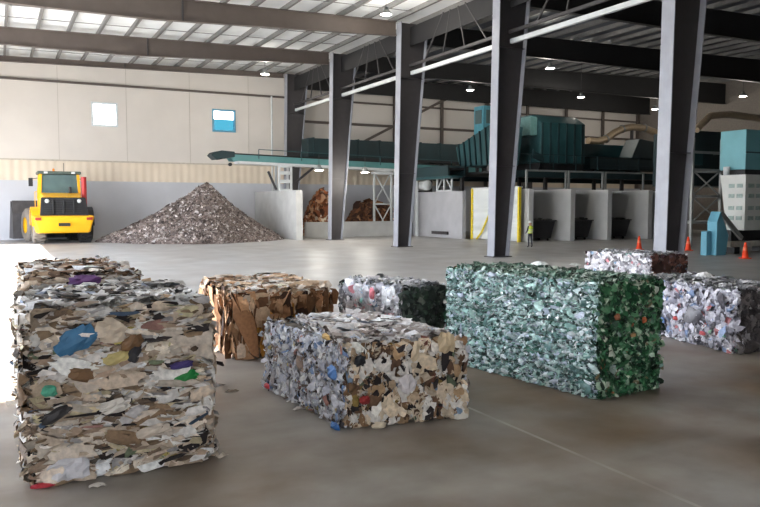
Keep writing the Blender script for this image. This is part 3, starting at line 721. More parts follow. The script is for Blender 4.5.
for x in (4.6, 5.5): a.box(x-.08, x+.08, -.4, -.3, -1.97, -.1); a.box(x-.08, x+.08, .3, .4, -1.97, -.1)
for z in (-1.95, -1.3, -.7, -.2): a.box(4.65, 5.45, -.4, -.3, z-.12, z+.12)
a.build('support_tower', white_st, t)
a = MB(); a.beam((5.8, 0, -1.9), (5.8, 0, -.2), .16, .16); a.beam((5.8, 0, -1.5), (7.4, 0, -.25), .14, .14); a.build('brace', steel_dark, t)
MB().beam((3.9, 0, -.6), (4.5, 0, -1.9), .14, .14).build('brace', steel_dark, t)
lattice(t, 13.15, 0, 1.5, -5.4, -.45, white_st, 2, .14)
a = MB(); a.beam((12.2, 0, -.55), (14.1, 0, -.55), .2, .2); a.build('cross_head', white_st, t)

# enclosed conveyor behind, dark teal
t = hall('covered_conveyor', 'dark teal covered conveyor running behind the long belt conveyor', 'conveyor', 21.2, 53.6, 5.9)
a = MB(); a.box(0, 22, -.7, .7, .2, 1.6); a.build('cover', teal_dark, t)
a = MB(); a.box(0, 22, -.8, .8, 0, .2); a.build('floor_pan', dark_in, t)
for k in range(12): MB().box(.4+k*1.9, .5+k*1.9, -.74, .74, .2, 1.66).build('cover_rib', teal_dark, t)
for x in (11, 21.5):
    MB().box(x-.12, x+.12, -.6, .6, -5.9, 0).build('leg', steel_dark, t)

# ------------------------------------------------------------------ bunker block with gate and bays
tag(MB().box(-.15, .15, 0, 7.6, 0, 3.38).build('steel_panel_wall', mat('grey_steel_panel', (168,168,172), .55, 0, .08, 1.0), None, W(29.2, 43.6), A, .02), 'plain grey steel panel wall between the third column and the white gate', 'panel')
tag(MB().box(-.05, .05, -1.1, 1.1, 0, .22).build('floor_vent', steel_dark, None, W(28.95, 46.4, .25), A), 'dark slot vent low on the grey steel panel wall', 'vent')
t = hall('roll_gate', 'white ribbed gate in a yellow frame behind the gate column', 'gate', 29.9, 38.2)
g_m = ribbed('white_gate_ribs', (214, 218, 218), .62, .5, .9, 'Z')
a = MB(); a.box(-.1, .1, .1, 5.3, .05, 3.5)
for z in np.arange(.5, 3.5, .5): a.box(-.14, -.1, .15, 5.25, z-.03, z+.03)
a.build('gate_panel', g_m, t)
yl = mat('safety_yellow', (232, 206, 52), .5)
for y in (-.04, 5.2): MB().box(-.2, .0, y-.07, y+.07, 0, 3.55).build('post', yl, t)
MB().box(-.16, .1, -.1, 5.3, 3.5, 3.6).build('lintel', white_st, t)
MB().tube([(-.3, 4.4, .05), (-.32, 3.8, .5), (-.3, 3.0, 1.7), (-.25, 2.6, 2.6)], .07).build('hose', yl, t)
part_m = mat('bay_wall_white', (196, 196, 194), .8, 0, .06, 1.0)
bay = []
for s, lb in ((30.55, 'white end wall of the bays, behind the worker in the yellow vest'), (34.05, 'white bay partition wall, first right of the worker'),
              (37.35, 'white bay partition wall, second right of the worker'), (41.2, 'white bay partition wall half hidden by the nearest column'), (44.9, 'white bay partition wall right of the nearest column')):
    tag(MB().box(-.2, .2, 0, 6.6, 0, 3.45).build('bay_partition', part_m, None, W(s, 37.9), A, .02), lb, 'partition', 'partitions of the storage bays')
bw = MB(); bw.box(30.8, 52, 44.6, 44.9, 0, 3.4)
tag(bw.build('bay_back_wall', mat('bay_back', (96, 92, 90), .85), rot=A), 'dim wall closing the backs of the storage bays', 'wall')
for s, lb in ((32.3, 'black waste bin in the first bay beside the worker'), (35.6, 'black waste bin in the second bay'), (39.2, 'black waste bin in the third bay')):
    t = hall('waste_bin', lb, 'bin', s, 39.6, 0, 'bins inside the bays')
    a = MB(); a.hexa([(-.85, -.6, .16), (.85, -.6, .16), (.85, .6, .16), (-.85, .6, .16)], [(-1.05, -.8, 1.3), (1.05, -.8, 1.3), (1.05, .8, 1.3), (-1.05, .8, 1.3)]); a.build('body', dark_in, t, bevel=.03)
    a = MB(); a.box(-1.1, 1.1, -.86, .86, 1.3, 1.38); a.build('rim', steel_dark, t)
    for x in (-.7, .7):
        for y in (-.45, .45): MB().lathe([(0, -.04), (.08, -.04), (.08, .04), (0, .04)], (x, y, .08), 'x', 12).build('caster', black, t)
    fk = Flakes(int(s*10)); fk.face(((-1, -.75, 1.36), (1, -.75, 1.36), (1, .75, 1.36), (-1, .75, 1.36)), (0, 0, 1), 50, (.3, .3), pal(((60,60,62), 4), ((110,112,90), 1), ((150,150,148), .7), ((40,40,42), 3)), tilt=.7, depth=.08)
    tag(fk.build('waste', PLASTIC, t), kind='stuff')
# portal frames above the bays
for s, hw, lb in ((32.28, 1.66, 'grey pipe portal standing on the walls of the first bay'), (35.7, 1.52, 'grey pipe portal standing on the walls of the second bay'), (39.28, 1.8, 'grey pipe portal standing on the walls of the third bay')):
    t = hall('pipe_portal', lb, 'pipe frame', s, 38.5, 3.45, 'pipe portals above the bays')
    for x in (-hw, hw): MB().beam((x, 0, .005), (x, 0, 1.15), .12, .12).build('post', grey_st, t)
    MB().beam((-hw-.06, 0, 1.2), (hw+.06, 0, 1.2), .11, .11).build('crossbar', grey_st, t)

# ------------------------------------------------------------------ sorting line above the bays
t = hall('sorting_platform', 'dark steel platform carrying the teal sorting machines above the bays', 'platform', 29.7, 39.5, 4.7)
MB().box(0, 24, 0, 9, -.12, 0).build('deck', dark_in, t)
for y in (0, 9): MB().box(0, 24, y-.1, y+.1, -.45, 0).build('edge_beam', teal_dark, t)
for x in (.3, 8, 16, 23.6):
    for y in (5.6, 8.8): MB().box(x-.12, x+.12, y-.12, y+.12, -4.7, -.1).build('leg', steel_dark, t)
a = MB()
for x in np.arange(0, 24.1, 2.0): a.beam((x, 0, 0), (x, 0, 1.1), .06, .06)
for z in (.55, 1.1): a.beam((0, 0, z), (24, 0, z), .05, .05)
a.build('handrail', teal_dark, t)

t = hall('drum_screen', 'large ribbed teal drum housing on the platform right of the gate column', 'machine', 33.3, 40.6, 4.72)
a = MB(); a.prismx([(0, .6), (0, 3.4), (1.0, 4.0), (4.2, 4.0), (5, 3.4), (5, .6)], .2, 4.2, 0); a.build('housing', teal, t, bevel=.04)
for k in range(6):
    a = MB(); x = .3+k*.72; a.box(x-.05, x+.05, -.08, 0, .55, 3.4); a.build('rib', teal_dark, t)
a = MB(); a.box(-.4, .2, .4, 2.2, 2.5, 3.8); a.build('end_box', mat('pale_teal_paint', (92, 130, 128), .5), t, bevel=.05)
a = MB(); a.hexa([(.2, .2, 0), (4.2, .2, 0), (4.2, 4.6, 0), (.2, 4.6, 0)], [(.2, .05, .6), (4.2, .05, .6), (4.2, 4.9, .6), (.2, 4.9, .6)]); a.build('bed_frame', dark_in, t)
a = MB(); a.hexa([(-.7, -.25, .9), (.3, -.25, .6), (.3, -.1, .6), (-.7, -.1, .9)], [(-.7, -.25, 1.5), (.3, -.25, .95), (.3, -.1, .95), (-.7, -.1, 1.5)]); a.build('inlet_chute', teal_dark, t)

t = hall('feed_hopper', 'ribbed teal feed hopper left of the gate column, above the grey wall', 'machine', 29.4, 40.9, 5.1)
a = MB(); a.hexa([(0, 0, 0), (2.4, 0, 0), (2.4, 3.6, 0), (0, 3.6, 0)], [(-.2, -.2, 2.6), (2.6, -.2, 2.6), (2.6, 3.8, 1.4), (-.2, 3.8, 1.4)]); a.build('bin', teal, t)
for k in range(6):
    a = MB(); y = .2+k*.64; zt = 2.6-1.2*(y+.2)/4.0
    a.beam((-.06, y, .02), (-.26, y, zt), .1, .1); a.build('rib', teal_dark, t)
for y in (.4, 3.2):
    for x in (.3, 2.1): MB().box(x-.12, x+.12, y-.12, y+.12, -.4, 0.02).build('leg', steel_dark, t)
t = hall('control_cabin', 'pale cyan cabin above the feed hopper beside the gate column', 'cabin', 31.9, 45.2, 7.5)
a = MB(); a.box(0, 1.7, 0, 1.2, 0, 2.2); a.build('shell', mat('cabin_blue', (84, 150, 166), .5), t, bevel=.03)
a = MB(); a.box(-.03, .02, .2, 1.0, .9, 1.9); a.box(.25, 1.45, -.03, .02, .9, 1.9); a.build('window_pane', glassy, t)
for x in (.2, 1.5):
    for y in (.2, 1.0): MB().box(x-.1, x+.1, y-.1, y+.1, -2.8, 0).build('leg', steel_dark, t)

t = hall('transfer_conveyor', 'dark conveyor with grey rails running low behind the gate column', 'conveyor', 28.0, 42.7, 4.3)
MB().box(-.6, .6, 0, 7.5, .5, .62).build('belt', black, t)
for x in (-.72, .62): MB().box(x, x+.1, 0, 7.5, .1, .8).build('side_frame', teal_dark, t)
MB().box(-.5, .5, 0, 7.5, -.05, .1).build('drip_pan', teal, t)
for y in (6.5,):
    for x in (-.6, .6): MB().box(x-.07, x+.07, y-.07, y+.07, -4.3, .1).build('leg', white_st, t)
lat = hall('lattice_frame', 'white lattice frame standing on top of the grey steel panel wall', 'frame', 29.2, 45.2, 3.38)
a = MB()
for y in (0, 1.0, 2.0): a.beam((0, y, 0), (0, y, 1.3), .12, .12)
a.beam((0, 0, 1.3), (0, 2, 1.3), .12, .12); a.beam((0, 0, .06), (0, 2, .06), .12, .12); a.beam((0, 0, .1), (0, 1, 1.25), .08, .08); a.beam((0, 1, 1.25), (0, 2, .1), .08, .08)
a.build('frame', white_st, lat)
t = hall('motor_unit', 'white and dark motor unit on the grey panel wall left of the lattice frame', 'motor', 29.2, 49.2, 3.38)
MB().box(-.3, .3, -.5, .5, 0, .12).build('mounting_plate', steel_dark, t)
MB().lathe([(0, -.7), (.36, -.7), (.4, -.6), (.4, .2), (.28, .3), (.28, .6), (0, .6)], (0, 0, .52), 'y').build('motor_body', white_st, t)
MB().box(-.2, .2, -.2, .2, .9, 1.15).build('terminal_box', dark_in, t)

# low teal line to the right with its duct
t = hall('sorting_conveyor', 'long dark teal sorting conveyor on the platform left of the nearest column', 'conveyor', 38.4, 41.0, 4.72)
MB().box(0, 14, 0, 1.6, .3, 1.1).build('side_frame', teal_dark, t)
MB().box(0, 14, .2, 1.4, 1.1, 1.18).build('belt', black, t)
MB().box(1.0, 7, 1.8, 4.2, 0, 2.3).build('hood', teal, t, bevel=.06)
MB().prism([(4.2, 1.18), (9.2, 1.18), (8.6, 2.3), (5.0, 2.7)], .1, 1.5).build('cover', teal_dark, t, bevel=.04)
for x in (.5, 5, 9.5, 13.5): MB().box(x-.1, x+.1, .2, 1.4, 0, .3).build('foot', dark_in, t)
def wpath(pts, r_plane):
    out = []
    for px, py in pts:
        d = ray(px, py); k = -SA*d.x+CA*d.y; q = r_plane/k; out.append(Vector((d.x*q, d.y*q, CAMH+d.z*q)))
    return out
pts = wpath([(588, 141), (598, 141.5), (606, 139), (614, 133), (622, 129), (632, 127), (644, 128), (654, 132), (662, 136)], 47.2)
o0 = pts[0].copy()
d_ = thing('air_duct', 'curved tan air duct rising over the dark teal sorting conveyor', 'duct', o0)
MB().tube([p-o0 for p in pts], .3, 14).build('duct_pipe', mat('tan_duct', (176, 156, 130), .45, .3), d_)
for i in (2, 4, 6):
    q = pts[i]-o0; dd = (pts[i+1]-pts[i-1]).normalized()
    MB().tube([q-dd*.06, q+dd*.06], .36, 14).build('duct_flange', grey_st, d_)
MB().tube([pts[1]-o0, pts[1]-o0-Vector((0, 0, pts[1].z-4.75))], .14, 10).build('support_post', steel_dark, d_)
MB().tube([pts[5]-o0, pts[5]-o0-Vector((0, 0, pts[5].z-4.75))], .14, 10).build('support_post', steel_dark, d_)

# ------------------------------------------------------------------ baler at the right
foot = G(716, 255)
t = hall('baling_press', 'cyan and grey baling press with slanted foot at the right edge', 'machine', 30.9, 24.1)
a = MB(); a.prism([(-.55, 0), (.15, 0), (.3, .95), (-.3, 2.1), (-.55, 1.6)], -.25, .3); 
a.build('slanted_foot', mat('press_blue', (98, 160, 180), .5, 0, .08, 1.5), t, bevel=.03)
MB().box(-.92, -.6, .0, .35, 0, 1.15).build('step_box', mat('press_blue', (88, 164, 186), .5), t, bevel=.03)
MB().box(.7, 8, -.1, 1.5, .35, .62).build('base_beam', mat('pale_beam', (176, 170, 160), .6), t, bevel=.02)
MB().box(1.2, 8, .3, 1.4, .62, 1.15).build('lower_frame', dark_in, t)
for x in (1.4, 4.5, 7.6): MB().box(x-.2, x+.2, .1, 1.4, 0, .35).build('foot', dark_in, t)
cab_m = mat('press_cabinet', (200, 201, 196), .55, 0, .05, 2)
a = MB(); a.hexa([(1.75, 0, 1.15), (8, 0, 1.15), (8, 1.0, 1.15), (1.75, 1.0, 1.15)], [(1.75, 0, 3.9), (8, 0, 3.9), (8, 1.45, 3.9), (1.75, 1.45, 3.9)]); a.build('cabinet', cab_m, t)
MB().beam((.1, .1, 2.05), (1.7, .1, .75), .14, .22).build('slanted_strut', grey_st, t)
seam = mat('cabinet_seam', (120, 122, 120), .6); plate = mat('cabinet_plate', (150, 166, 160), .5, 0, .2, 9)
for x in (3.2, 4.75): MB().box(x-.03, x+.03, -.04, .0, 1.2, 3.8).build('door_seam', seam, t)
for z in (1.65, 2.15, 2.75, 3.25):
    for x in (1.95, 2.55, 3.4, 4.0): MB().box(x, x+.42, -.035, 0, z, z+.2).build('sign_plate', plate, t)
    for y in (.15, .6): MB().box(1.72, 1.76, y, y+.32, z, z+.2).build('sign_plate', plate, t)
MB().box(1.8, 8, .1, 1.4, 3.9, 4.15).build('mid_frame', dark_in, t)
MB().box(1.75, 8, .05, 1.5, 4.15, 6.1).build('hopper', cyan, t, bevel=.03)
for x in (3.3, 5.0): MB().box(x-.03, x+.03, .01, .05, 4.2, 6.05).build('hopper_seam', teal, t)
MB().box(1.75, 8, .01, .05, 4.95, 5.02).build('hopper_seam', teal, t)
MB().lathe([(0, -.2), (.14, -.2), (.16, .2), (0, .2)], (1.5, .9, 4.1), 'z', 12).build('camera_box', white_st, t)

t = hall('stair_tower', 'grey braced steel tower standing between the nearest column and the cyan press', 'tower', 35.1, 29.3)
for x in (0, 2.4):
    for y in (0, 2): MB().beam((x, y, 0), (x, y, 6.2), .14, .14).build('post', grey_st, t)
for z in (1.4, 2.9, 4.4, 5.4):
    a = MB()
    for y in (0, 2): a.beam((0, y, z), (2.4, y, z), .12, .14)
    for x in (0, 2.4): a.beam((x, 0, z), (x, 2, z), .12, .14)
    a.build('ring_beam', grey_st, t)
for za, zb in ((1.4, 2.9), (2.9, 4.4)):
    MB().beam((0, 0, za), (2.4, 0, zb), .07, .07).build('brace', grey_st, t); MB().beam((2.4, 0, za), (0, 0, zb), .07, .07).build('brace', grey_st, t)
MB().box(.05, 2.35, .2, 1.8, 4.47, 4.55).build('landing', teal_dark, t)
MB().box(.3, 2.3, .5, 1.8, 4.55, 6.0).build('machine_cover', teal_dark, t)
MB().box(.3, 1.2, .3, .5, 4.7, 5.5).build('teal_guard', teal, t)

t = hall('teal_screen', 'dark teal machine block with walkways behind the steel tower', 'machine', 38.2, 32.0)
MB().box(0, 8, 0, 3, 3.6, 7.0).build('housing', teal_dark, t)
for x in (.3, 7.7):
    for y in (.3, 2.7): MB().box(x-.15, x+.15, y-.15, y+.15, 0, 3.6).build('leg', steel_dark, t)
MB().box(-.2, 8, -.9, 0, 4.4, 4.5).build('walkway', grey_st, t)
a = MB()
for x in np.arange(0, 8.1, 1.6): a.beam((x, -.85, 4.5), (x, -.85, 5.6), .05, .05)
a.beam((0, -.85, 5.6), (8, -.85, 5.6), .05, .05); a.build('handrail', grey_st, t)
MB().tube([(0, -.3, 7.0), (1.2, -.3, 7.9), (3.0, -.3, 8.1), (6, -.3, 8.0)], .22, 10).build('pipe', mat('tan_duct', (176, 156, 130), .45, .3), t)

# ------------------------------------------------------------------ traffic cones
cone_lab = ['orange traffic cone left of the nearest column', 'orange traffic cone right of the nearest column', 'orange traffic cone in front of the cyan press']
c0 = None
for (px, py), lb in zip(((639, 249.5), (688, 250.5), (745, 258.5)), cone_lab):
    if c0 is None:
        c0 = thing('traffic_cone', lb, 'cone', G(px, py), 0, 'orange traffic cones')
        MB().box(-.2, .2, -.2, .2, 0, .04).build('base', orange, c0, bevel=.01)
        MB().lathe([(.16, .04), (.15, .06), (.045, .72), (.03, .73), (0, .73)]).build('cone_body', orange, c0)
        MB().lathe([(.108, .36), (.083, .5)]).build('collar', mat('cone_collar', (242, 120, 84), .4), c0)
    else: copy_thing(c0, G(px, py), lb)

# ------------------------------------------------------------------ worker
def worker():
    t = thing('person', 'worker in a yellow vest and white hard hat standing beside the first bay', 'person', G(530, 247.5), math.radians(200))
    k = .82
    J = dict(pelvis=(0, 0, .95), waist=(0, .01, 1.1), chest=(0, .02, 1.32), neck=(0, .01, 1.48), throat=(0, 0, 1.55), head=(0, -.02, 1.64), crown=(0, -.01, 1.74),
             hl=(.09, 0, .92), kl=(.11, -.03, .5), al=(.12, .02, .1), tl=(.13, -.14, .045), hr=(-.09, 0, .92), kr=(-.12, -.02, .5), ar=(-.14, .03, .1), tr=(-.16, -.13, .045),
             sl=(.17, .02, 1.42), el=(.26, .05, 1.16), wl=(.24, -.14, 1.02), pl=(.22, -.21, 1.0), sr=(-.17, .02, 1.42), er=(-.27, .05, 1.16), wr=(-.26, -.12, 1.0), pr=(-.25, -.19, .97))
    Rr = dict(pelvis=.14, waist=.13, chest=.15, neck=.075, throat=.055, head=.095, crown=.075, hl=.09, kl=.062, al=.045, tl=.04, hr=.09, kr=.062, ar=.045, tr=.04,
              sl=.07, el=.047, wl=.034, pl=.04, sr=.07, er=.047, wr=.034, pr=.04)
    E_ = [('pelvis','waist'),('waist','chest'),('chest','neck'),('neck','throat'),('throat','head'),('head','crown'),('pelvis','hl'),('hl','kl'),('kl','al'),('al','tl'),
          ('pelvis','hr'),('hr','kr'),('kr','ar'),('ar','tr'),('chest','sl'),('sl','el'),('el','wl'),('wl','pl'),('chest','sr'),('sr','er'),('er','wr'),('wr','pr')]
    # fingers: short chains rooted in the palms
    for sd, p in (('l', 'pl'), ('r', 'pr')):
        b_ = Vector(J[p]); sg = 1 if sd == 'l' else -1
        for i, (dx, ln) in enumerate(((-.03, .055), (-.01, .065), (.01, .06), (.03, .045))):
            a1, a2 = 'f%s%da' % (sd, i), 'f%s%db' % (sd, i)
            J[a1] = tuple(b_+Vector((dx, -.035, -.01))); J[a2] = tuple(b_+Vector((dx, -.035-ln, -.035))); Rr[a1] = .012; Rr[a2] = .009
            E_ += [(p, a1), (a1, a2)]
        a1 = 'th'+sd; J[a1] = tuple(b_+Vector((-.05*sg, -.02, .01))); Rr[a1] = .012; E_.append((p, a1))
    ks = list(J); me = bpy.data.meshes.new('body')
    me.from_pydata([tuple(c*k for c in J[n]) for n in ks], [(ks.index(a), ks.index(b)) for a, b in E_], [])
    o = bpy.data.objects.new('body', me); COL.objects.link(o); o.parent = t
    sk = o.modifiers.new('skin', 'SKIN'); sk.use_smooth_shade = True
    lay = me.skin_vertices[0] if me.skin_vertices else None
    if lay is None:
        bpy.context.view_layer.objects.active = o
        bpy.ops.mesh.customdata_skin_add(); lay = me.skin_vertices[0]
    for i, n in enumerate(ks):
        lay.data[i].radius = (Rr[n]*k, Rr[n]*k); lay.data[i].use_root = (n == 'pelvis')
    o.modifiers.new('sub', 'SUBSURF').render_levels = 2
    m = bpy.data.materials.new('work_clothes'); m.use_nodes = True; nt = m.node_tree; b = nt.nodes['Principled BSDF']
    tc = nt.nodes.new('ShaderNodeTexCoord'); sx = nt.nodes.new('ShaderNodeSeparateXYZ'); nt.links.new(tc.outputs['Object'], sx.inputs[0])
    rp = nt.nodes.new('ShaderNodeValToRGB'); rp.color_ramp.interpolation = 'CONSTANT'
    mp = nt.nodes.new('ShaderNodeMath'); mp.operation = 'DIVIDE'; mp.inputs[1].default_value = 1.9*k; nt.links.new(sx.outputs['Z'], mp.inputs[0]); nt.links.new(mp.outputs[0], rp.inputs['Fac'])
    e = rp.color_ramp.elements; e[0].position = 0; e[0].color = (*lin((30, 30, 34)), 1); e[1].position = 1.04/1.9; e[1].color = (*lin((46, 48, 56)), 1)
    q = e.new(1.5/1.9); q.color = (*lin((190, 140, 116)), 1); q = e.new(.13/1.9); q.color = (*lin((32, 36, 52)), 1)
    nt.links.new(rp.outputs['Color'], b.inputs['Base Color']); me.materials.append(m)
    hi = mat('hi_vis_yellow', (206, 226, 70), .6)
    prof = [(.17, .15, .98), (.175, .155, 1.1), (.19, .165, 1.25), (.2, .16, 1.36), (.17, .13, 1.45), (.09, .085, 1.5)]
    a = MB(); n = 20; vs = []
    for rx, ry, z in prof: vs += [(math.cos(2*math.pi*i/n)*rx*k, (math.sin(2*math.pi*i/n)*ry+.015)*k, z*k) for i in range(n)]
    a.add(vs, [(j*n+i, j*n+(i+1) % n, (j+1)*n+(i+1) % n, (j+1)*n+i) for j in range(len(prof)-1) for i in range(n)], 0, True); a.build('vest', hi, t)
    a = MB()
    for z in (1.08, 1.22): a.lathe([(.182*k, (z-.025)*k), (.19*k, (z+.025)*k)], (0, .012, 0), 'z', 20)
    a.build('reflective_band', mat('reflective_grey', (206, 208, 206), .3), t)
    a = MB(); a.lathe([(.135*k, 1.70*k), (.12*k, 1.72*k), (.11*k, 1.78*k), (.07*k, 1.83*k), (0, 1.845*k)], (0, -.01, 0)); a.build('hard_hat', white_st, t)
    a = MB()                                    # face
    a.lathe([(0, -.02), (.014, -.01), (.018, .01), (.006, .03)], (0, -.115*k, 1.625*k), 'z', 8)
    a.build('nose', mat('skin', (190, 140, 116), .6), t)
    a = MB()
    for x in (-.035, .035): a.lathe([(0, -.012), (.01, -.006), (.01, .006), (0, .012)], (x*k, -.108*k, 1.655*k), 'y', 8)
    a.build('eye_pair', mat('eye_dark', (30, 26, 24), .3), t)
    a = MB(); a.box(-.028*k, .028*k, -.112*k, -.1*k, 1.578*k, 1.588*k); a.build('mouth', mat('lip', (150, 88, 80), .6), t)
    a = MB()
    for x in (-.098, .098): a.lathe([(0, -.03), (.016, -.02), (.016, .02), (0, .03)], (x*k, 0, 1.64*k), 'z', 8)
    a.build('ear_pair', mat('skin', (190, 140, 116), .6), t)
worker()

# ------------------------------------------------------------------ wheel loader
def loader():
    base = G(65, 244.0)
    t = thing('wheel_loader', 'yellow wheel loader with black grille parked before the concrete wall at the left', 'loader', base, math.radians(28))
    t.scale = (1.08, 1.08, 1.08)
    HY, AN = 2.9, math.radians(11)               # the front half is steered to the left
    def steer(mb):
        mb.v = [(x*math.cos(AN)-(y-HY)*math.sin(AN), HY+x*math.sin(AN)+(y-HY)*math.cos(AN), z) for x, y, z in mb.v]; return mb
    tyre_p = [(.5, -.36), (.86, -.38), (.98, -.28), (1.0, 0), (.98, .28), (.86, .38), (.5, .36)]
    first = None
    for y in (1.55, 4.4):
        for x in (-1.25, 1.25):
            a = MB(); a.lathe([(r, q+x) for r, q in tyre_p], (0, y, 1.0), 'x', 28)
            for i in range(22):                 # tread lugs
                an = 2*math.pi*i/22; cy, cz = y+math.cos(an)*1.0, 1.0+math.sin(an)*1.0
                tx, tz = -math.sin(an), math.cos(an)
                p = Vector((x-.3, cy, max(cz, .03))); q = Vector((x, cy+tx*.12, max(cz+tz*.12, .03))); a.beam(p, q, .09, .06); a.beam(q, (x+.3, cy, max(cz, .03)), .09, .06)
            if y > 3: steer(a)
            ty = a.build('tyre', mat('dusty_tyre', (120, 112, 104), .9, 0, .15, 4) if (x < 0) else black, t)
            b_ = MB(); b_.lathe([(.0, -.2+x), (.2, -.24+x), (.22, -.1+x), (.46, -.08+x), (.54, -.34+x), (.56, -.3+x), (.56, .3+x), (.5, .34+x), (.4, .1+x), (0, .1+x)], (0, y, 1.0), 'x', 24)
            if y > 3: steer(b_)
            b_.build('rim', yellow, ty)
    a = MB(); a.box(-.5, .5, .7, 2.95, .75, 1.2); a.box(-.9, .9, 1.2, 1.9, .8, 1.15); a.build('chassis', dark_in, t)
    a = MB(); a.box(-.5, .5, 2.8, 5.2, .7, 1.25); a.box(-.9, .9, 4.05, 4.75, .8, 1.15); steer(a).build('front_frame', dark_in, t)
    a = MB(); a.hexa([(-1.35, .15, .62), (1.35, .15, .62), (1.5, .7, .62), (-1.5, .7, .62)], [(-1.65, 0, 1.6), (1.65, 0, 1.6), (1.65, .8, 1.65), (-1.65, .8, 1.65)]); a.build('counterweight', yellow, t, bevel=.1)
    a = MB(); a.box(-.3, .3, -.05, .12, 1.02, 1.2); a.build('tow_hitch', dark_in, t)
    for x in (-1.35, 1.35): MB().box(x-.16, x+.16, -.03, .06, 1.36, 1.52).build('tail_light', mat('tail_red', (150, 40, 30), .4), t)
    a = MB(); a.hexa([(-1.15, .35, 1.6), (1.15, .35, 1.6), (1.2, 2.35, 1.5), (-1.2, 2.35, 1.5)], [(-1.0, .5, 2.7), (1.0, .5, 2.7), (1.1, 2.35, 2.95), (-1.1, 2.35, 2.95)]); a.build('engine_hood', yellow, t, bevel=.08)
    a = MB(); a.hexa([(-1.25, .2, 1.5), (1.35, .2, 1.5), (1.35, .42, 1.5), (-1.25, .42, 1.5)], [(-1.15, .36, 2.66), (1.2, .36, 2.66), (1.2, .56, 2.66), (-1.15, .56, 2.66)])
    a.build('grille', black, t, bevel=.04)
    g_ = MB()
    for z in np.arange(1.75, 2.6, .13):
        y = .2+.18*(z-1.62); g_.box(-1.0, 1.0, y-.04, y+.02, z, z+.05)
    for x in (-.55, 0, .55): g_.box(x-.03, x+.03, .14, .3, 1.7, 2.5)
    g_.build('grille_slats', dark_in, t)
    for x in (-.85, .85): MB().lathe([(0, -.06), (.1, -.06), (.12, .02), (0, .02)], (x, .3, 2.45), 'y', 14).build('work_lamp', white_st, t)
    for x in (-1.25, 1.25):
        a = MB(); n = 10
        pr = [(1.55+math.cos(math.pi*i/n)*1.15, 1.02+math.sin(math.pi*i/n)*1.1) for i in range(n+1)]
        inr = [(1.55+math.cos(math.pi*i/n)*1.07, 1.02+math.sin(math.pi*i/n)*1.03) for i in range(n, -1, -1)]
        for i in range(n): a.hexa([(x-.42, *pr[i]), (x+.42, *pr[i]), (x+.42, *inr[n-i]), (x-.42, *inr[n-i])], [(x-.42, *pr[i+1]), (x+.42, *pr[i+1]), (x+.42, *inr[n-i-1]), (x-.42, *inr[n-i-1])])
        a.build('fender', yellow if x < 0 else dark_in, t)
    # cab
    cab = MB(); cab.box(-1.15, 1.15, 2.9, 4.6, 1.5, 2.6); cab = cab.build('cab', yellow, t, bevel=.05); cab.location = (0, -.6, 0)
    for x in (-1.1, 1.1):
        for y in (2.98, 4.5): MB().beam((x, y, 2.6), (x*.93, y+(.06 if y < 3.5 else -.1), 4.05), .14, .14).build('pillar', yellow, cab)
    a = MB(); a.hexa([(-1.05, 3.0, 2.62), (1.05, 3.0, 2.62), (1.05, 4.48, 2.62), (-1.05, 4.48, 2.62)], [(-.98, 3.06, 4.02), (.98, 3.06, 4.02), (.98, 4.38, 4.02), (-.98, 4.38, 4.02)]); a.build('glazing', glassy, cab)
    a = MB(); a.box(-1.2, 1.2, 2.85, 4.6, 4.05, 4.22); a.build('roof', mat('cab_roof', (70, 84, 78), .5), cab, bevel=.05)
    MB().lathe([(0, .18), (.06, .16), (.07, 0)], (-.3, 3.2, 4.22), 'z', 12).build('beacon', mat('beacon_amber', (230, 130, 30), .3), cab)
    for x in (-.75, .75): MB().box(x-.1, x+.1, 2.8, 2.88, 4.08, 4.2).build('roof_lamp', white_st, cab)
    MB().tube([(.3, 3.6, 4.2), (.3, 3.6, 4.75)], .018, 6).build('aerial', dark_in, cab)
    for x in (-1, 1):
        a = MB(); a.beam((x*1.1, 4.4, 3.85), (x*1.5, 4.3, 3.8), .04, .04); a.box(x*1.5-.12, x*1.5+.12, 4.24, 4.32, 3.35, 3.85); a.build('mirror', dark_in, cab)
    a = MB()
    for x in (-1.08, -1.25): a.beam((x-.1, 2.5, 1.5), (x-.1, 2.5, 3.0), .04, .04)
    a.beam((-1.18, 2.5, 3.0), (-1.35, 2.5, 3.0), .04, .04); a.build('handrail', yellow, t)
    MB().tube([(1.32, 2.1, 1.9), (1.32, 2.1, 3.9)], .15, 12).build('air_intake', red, t)
    MB().tube([(.55, 2.2, 2.6), (.55, 2.2, 3.3)], .08, 10).build('exhaust', dark_in, t)
    a = MB(); a.box(-1.45, -.9, 2.62, 3.3, .7, 1.4)
    for z in (.5, .9): a.box(-1.55, -1.2, 2.65, 3.25, z, z+.06)
    a.build('steps', dark_in, t)
    for x in (-.62, .62): steer(MB().prismx([(3.6, 2.3), (3.8, 2.55), (5.5, 1.2), (5.6, .6), (5.4, .5), (5.1, 1.0)], x-.1, x+.1)).build('lift_arm', yellow, t)
    a = MB(); o_ = [(5.45, .15), (6.5, .15), (6.5, .22), (5.8, .32), (5.6, .7), (5.6, 1.6), (5.9, 2.45), (5.8, 2.5), (5.45, 1.7)]
    side = [(5.45, .15), (6.45, .15), (5.9, 2.45), (5.45, 1.7)]
    a.prismx(o_, -1.98, 1.98); a.prismx(side, -2.05, -1.97); a.prismx(side, 1.97, 2.05)
    steer(a).build('bucket', mat('worn_bucket', (84, 82, 84), .5, .3, .2, 3), t)
    return t
loader()

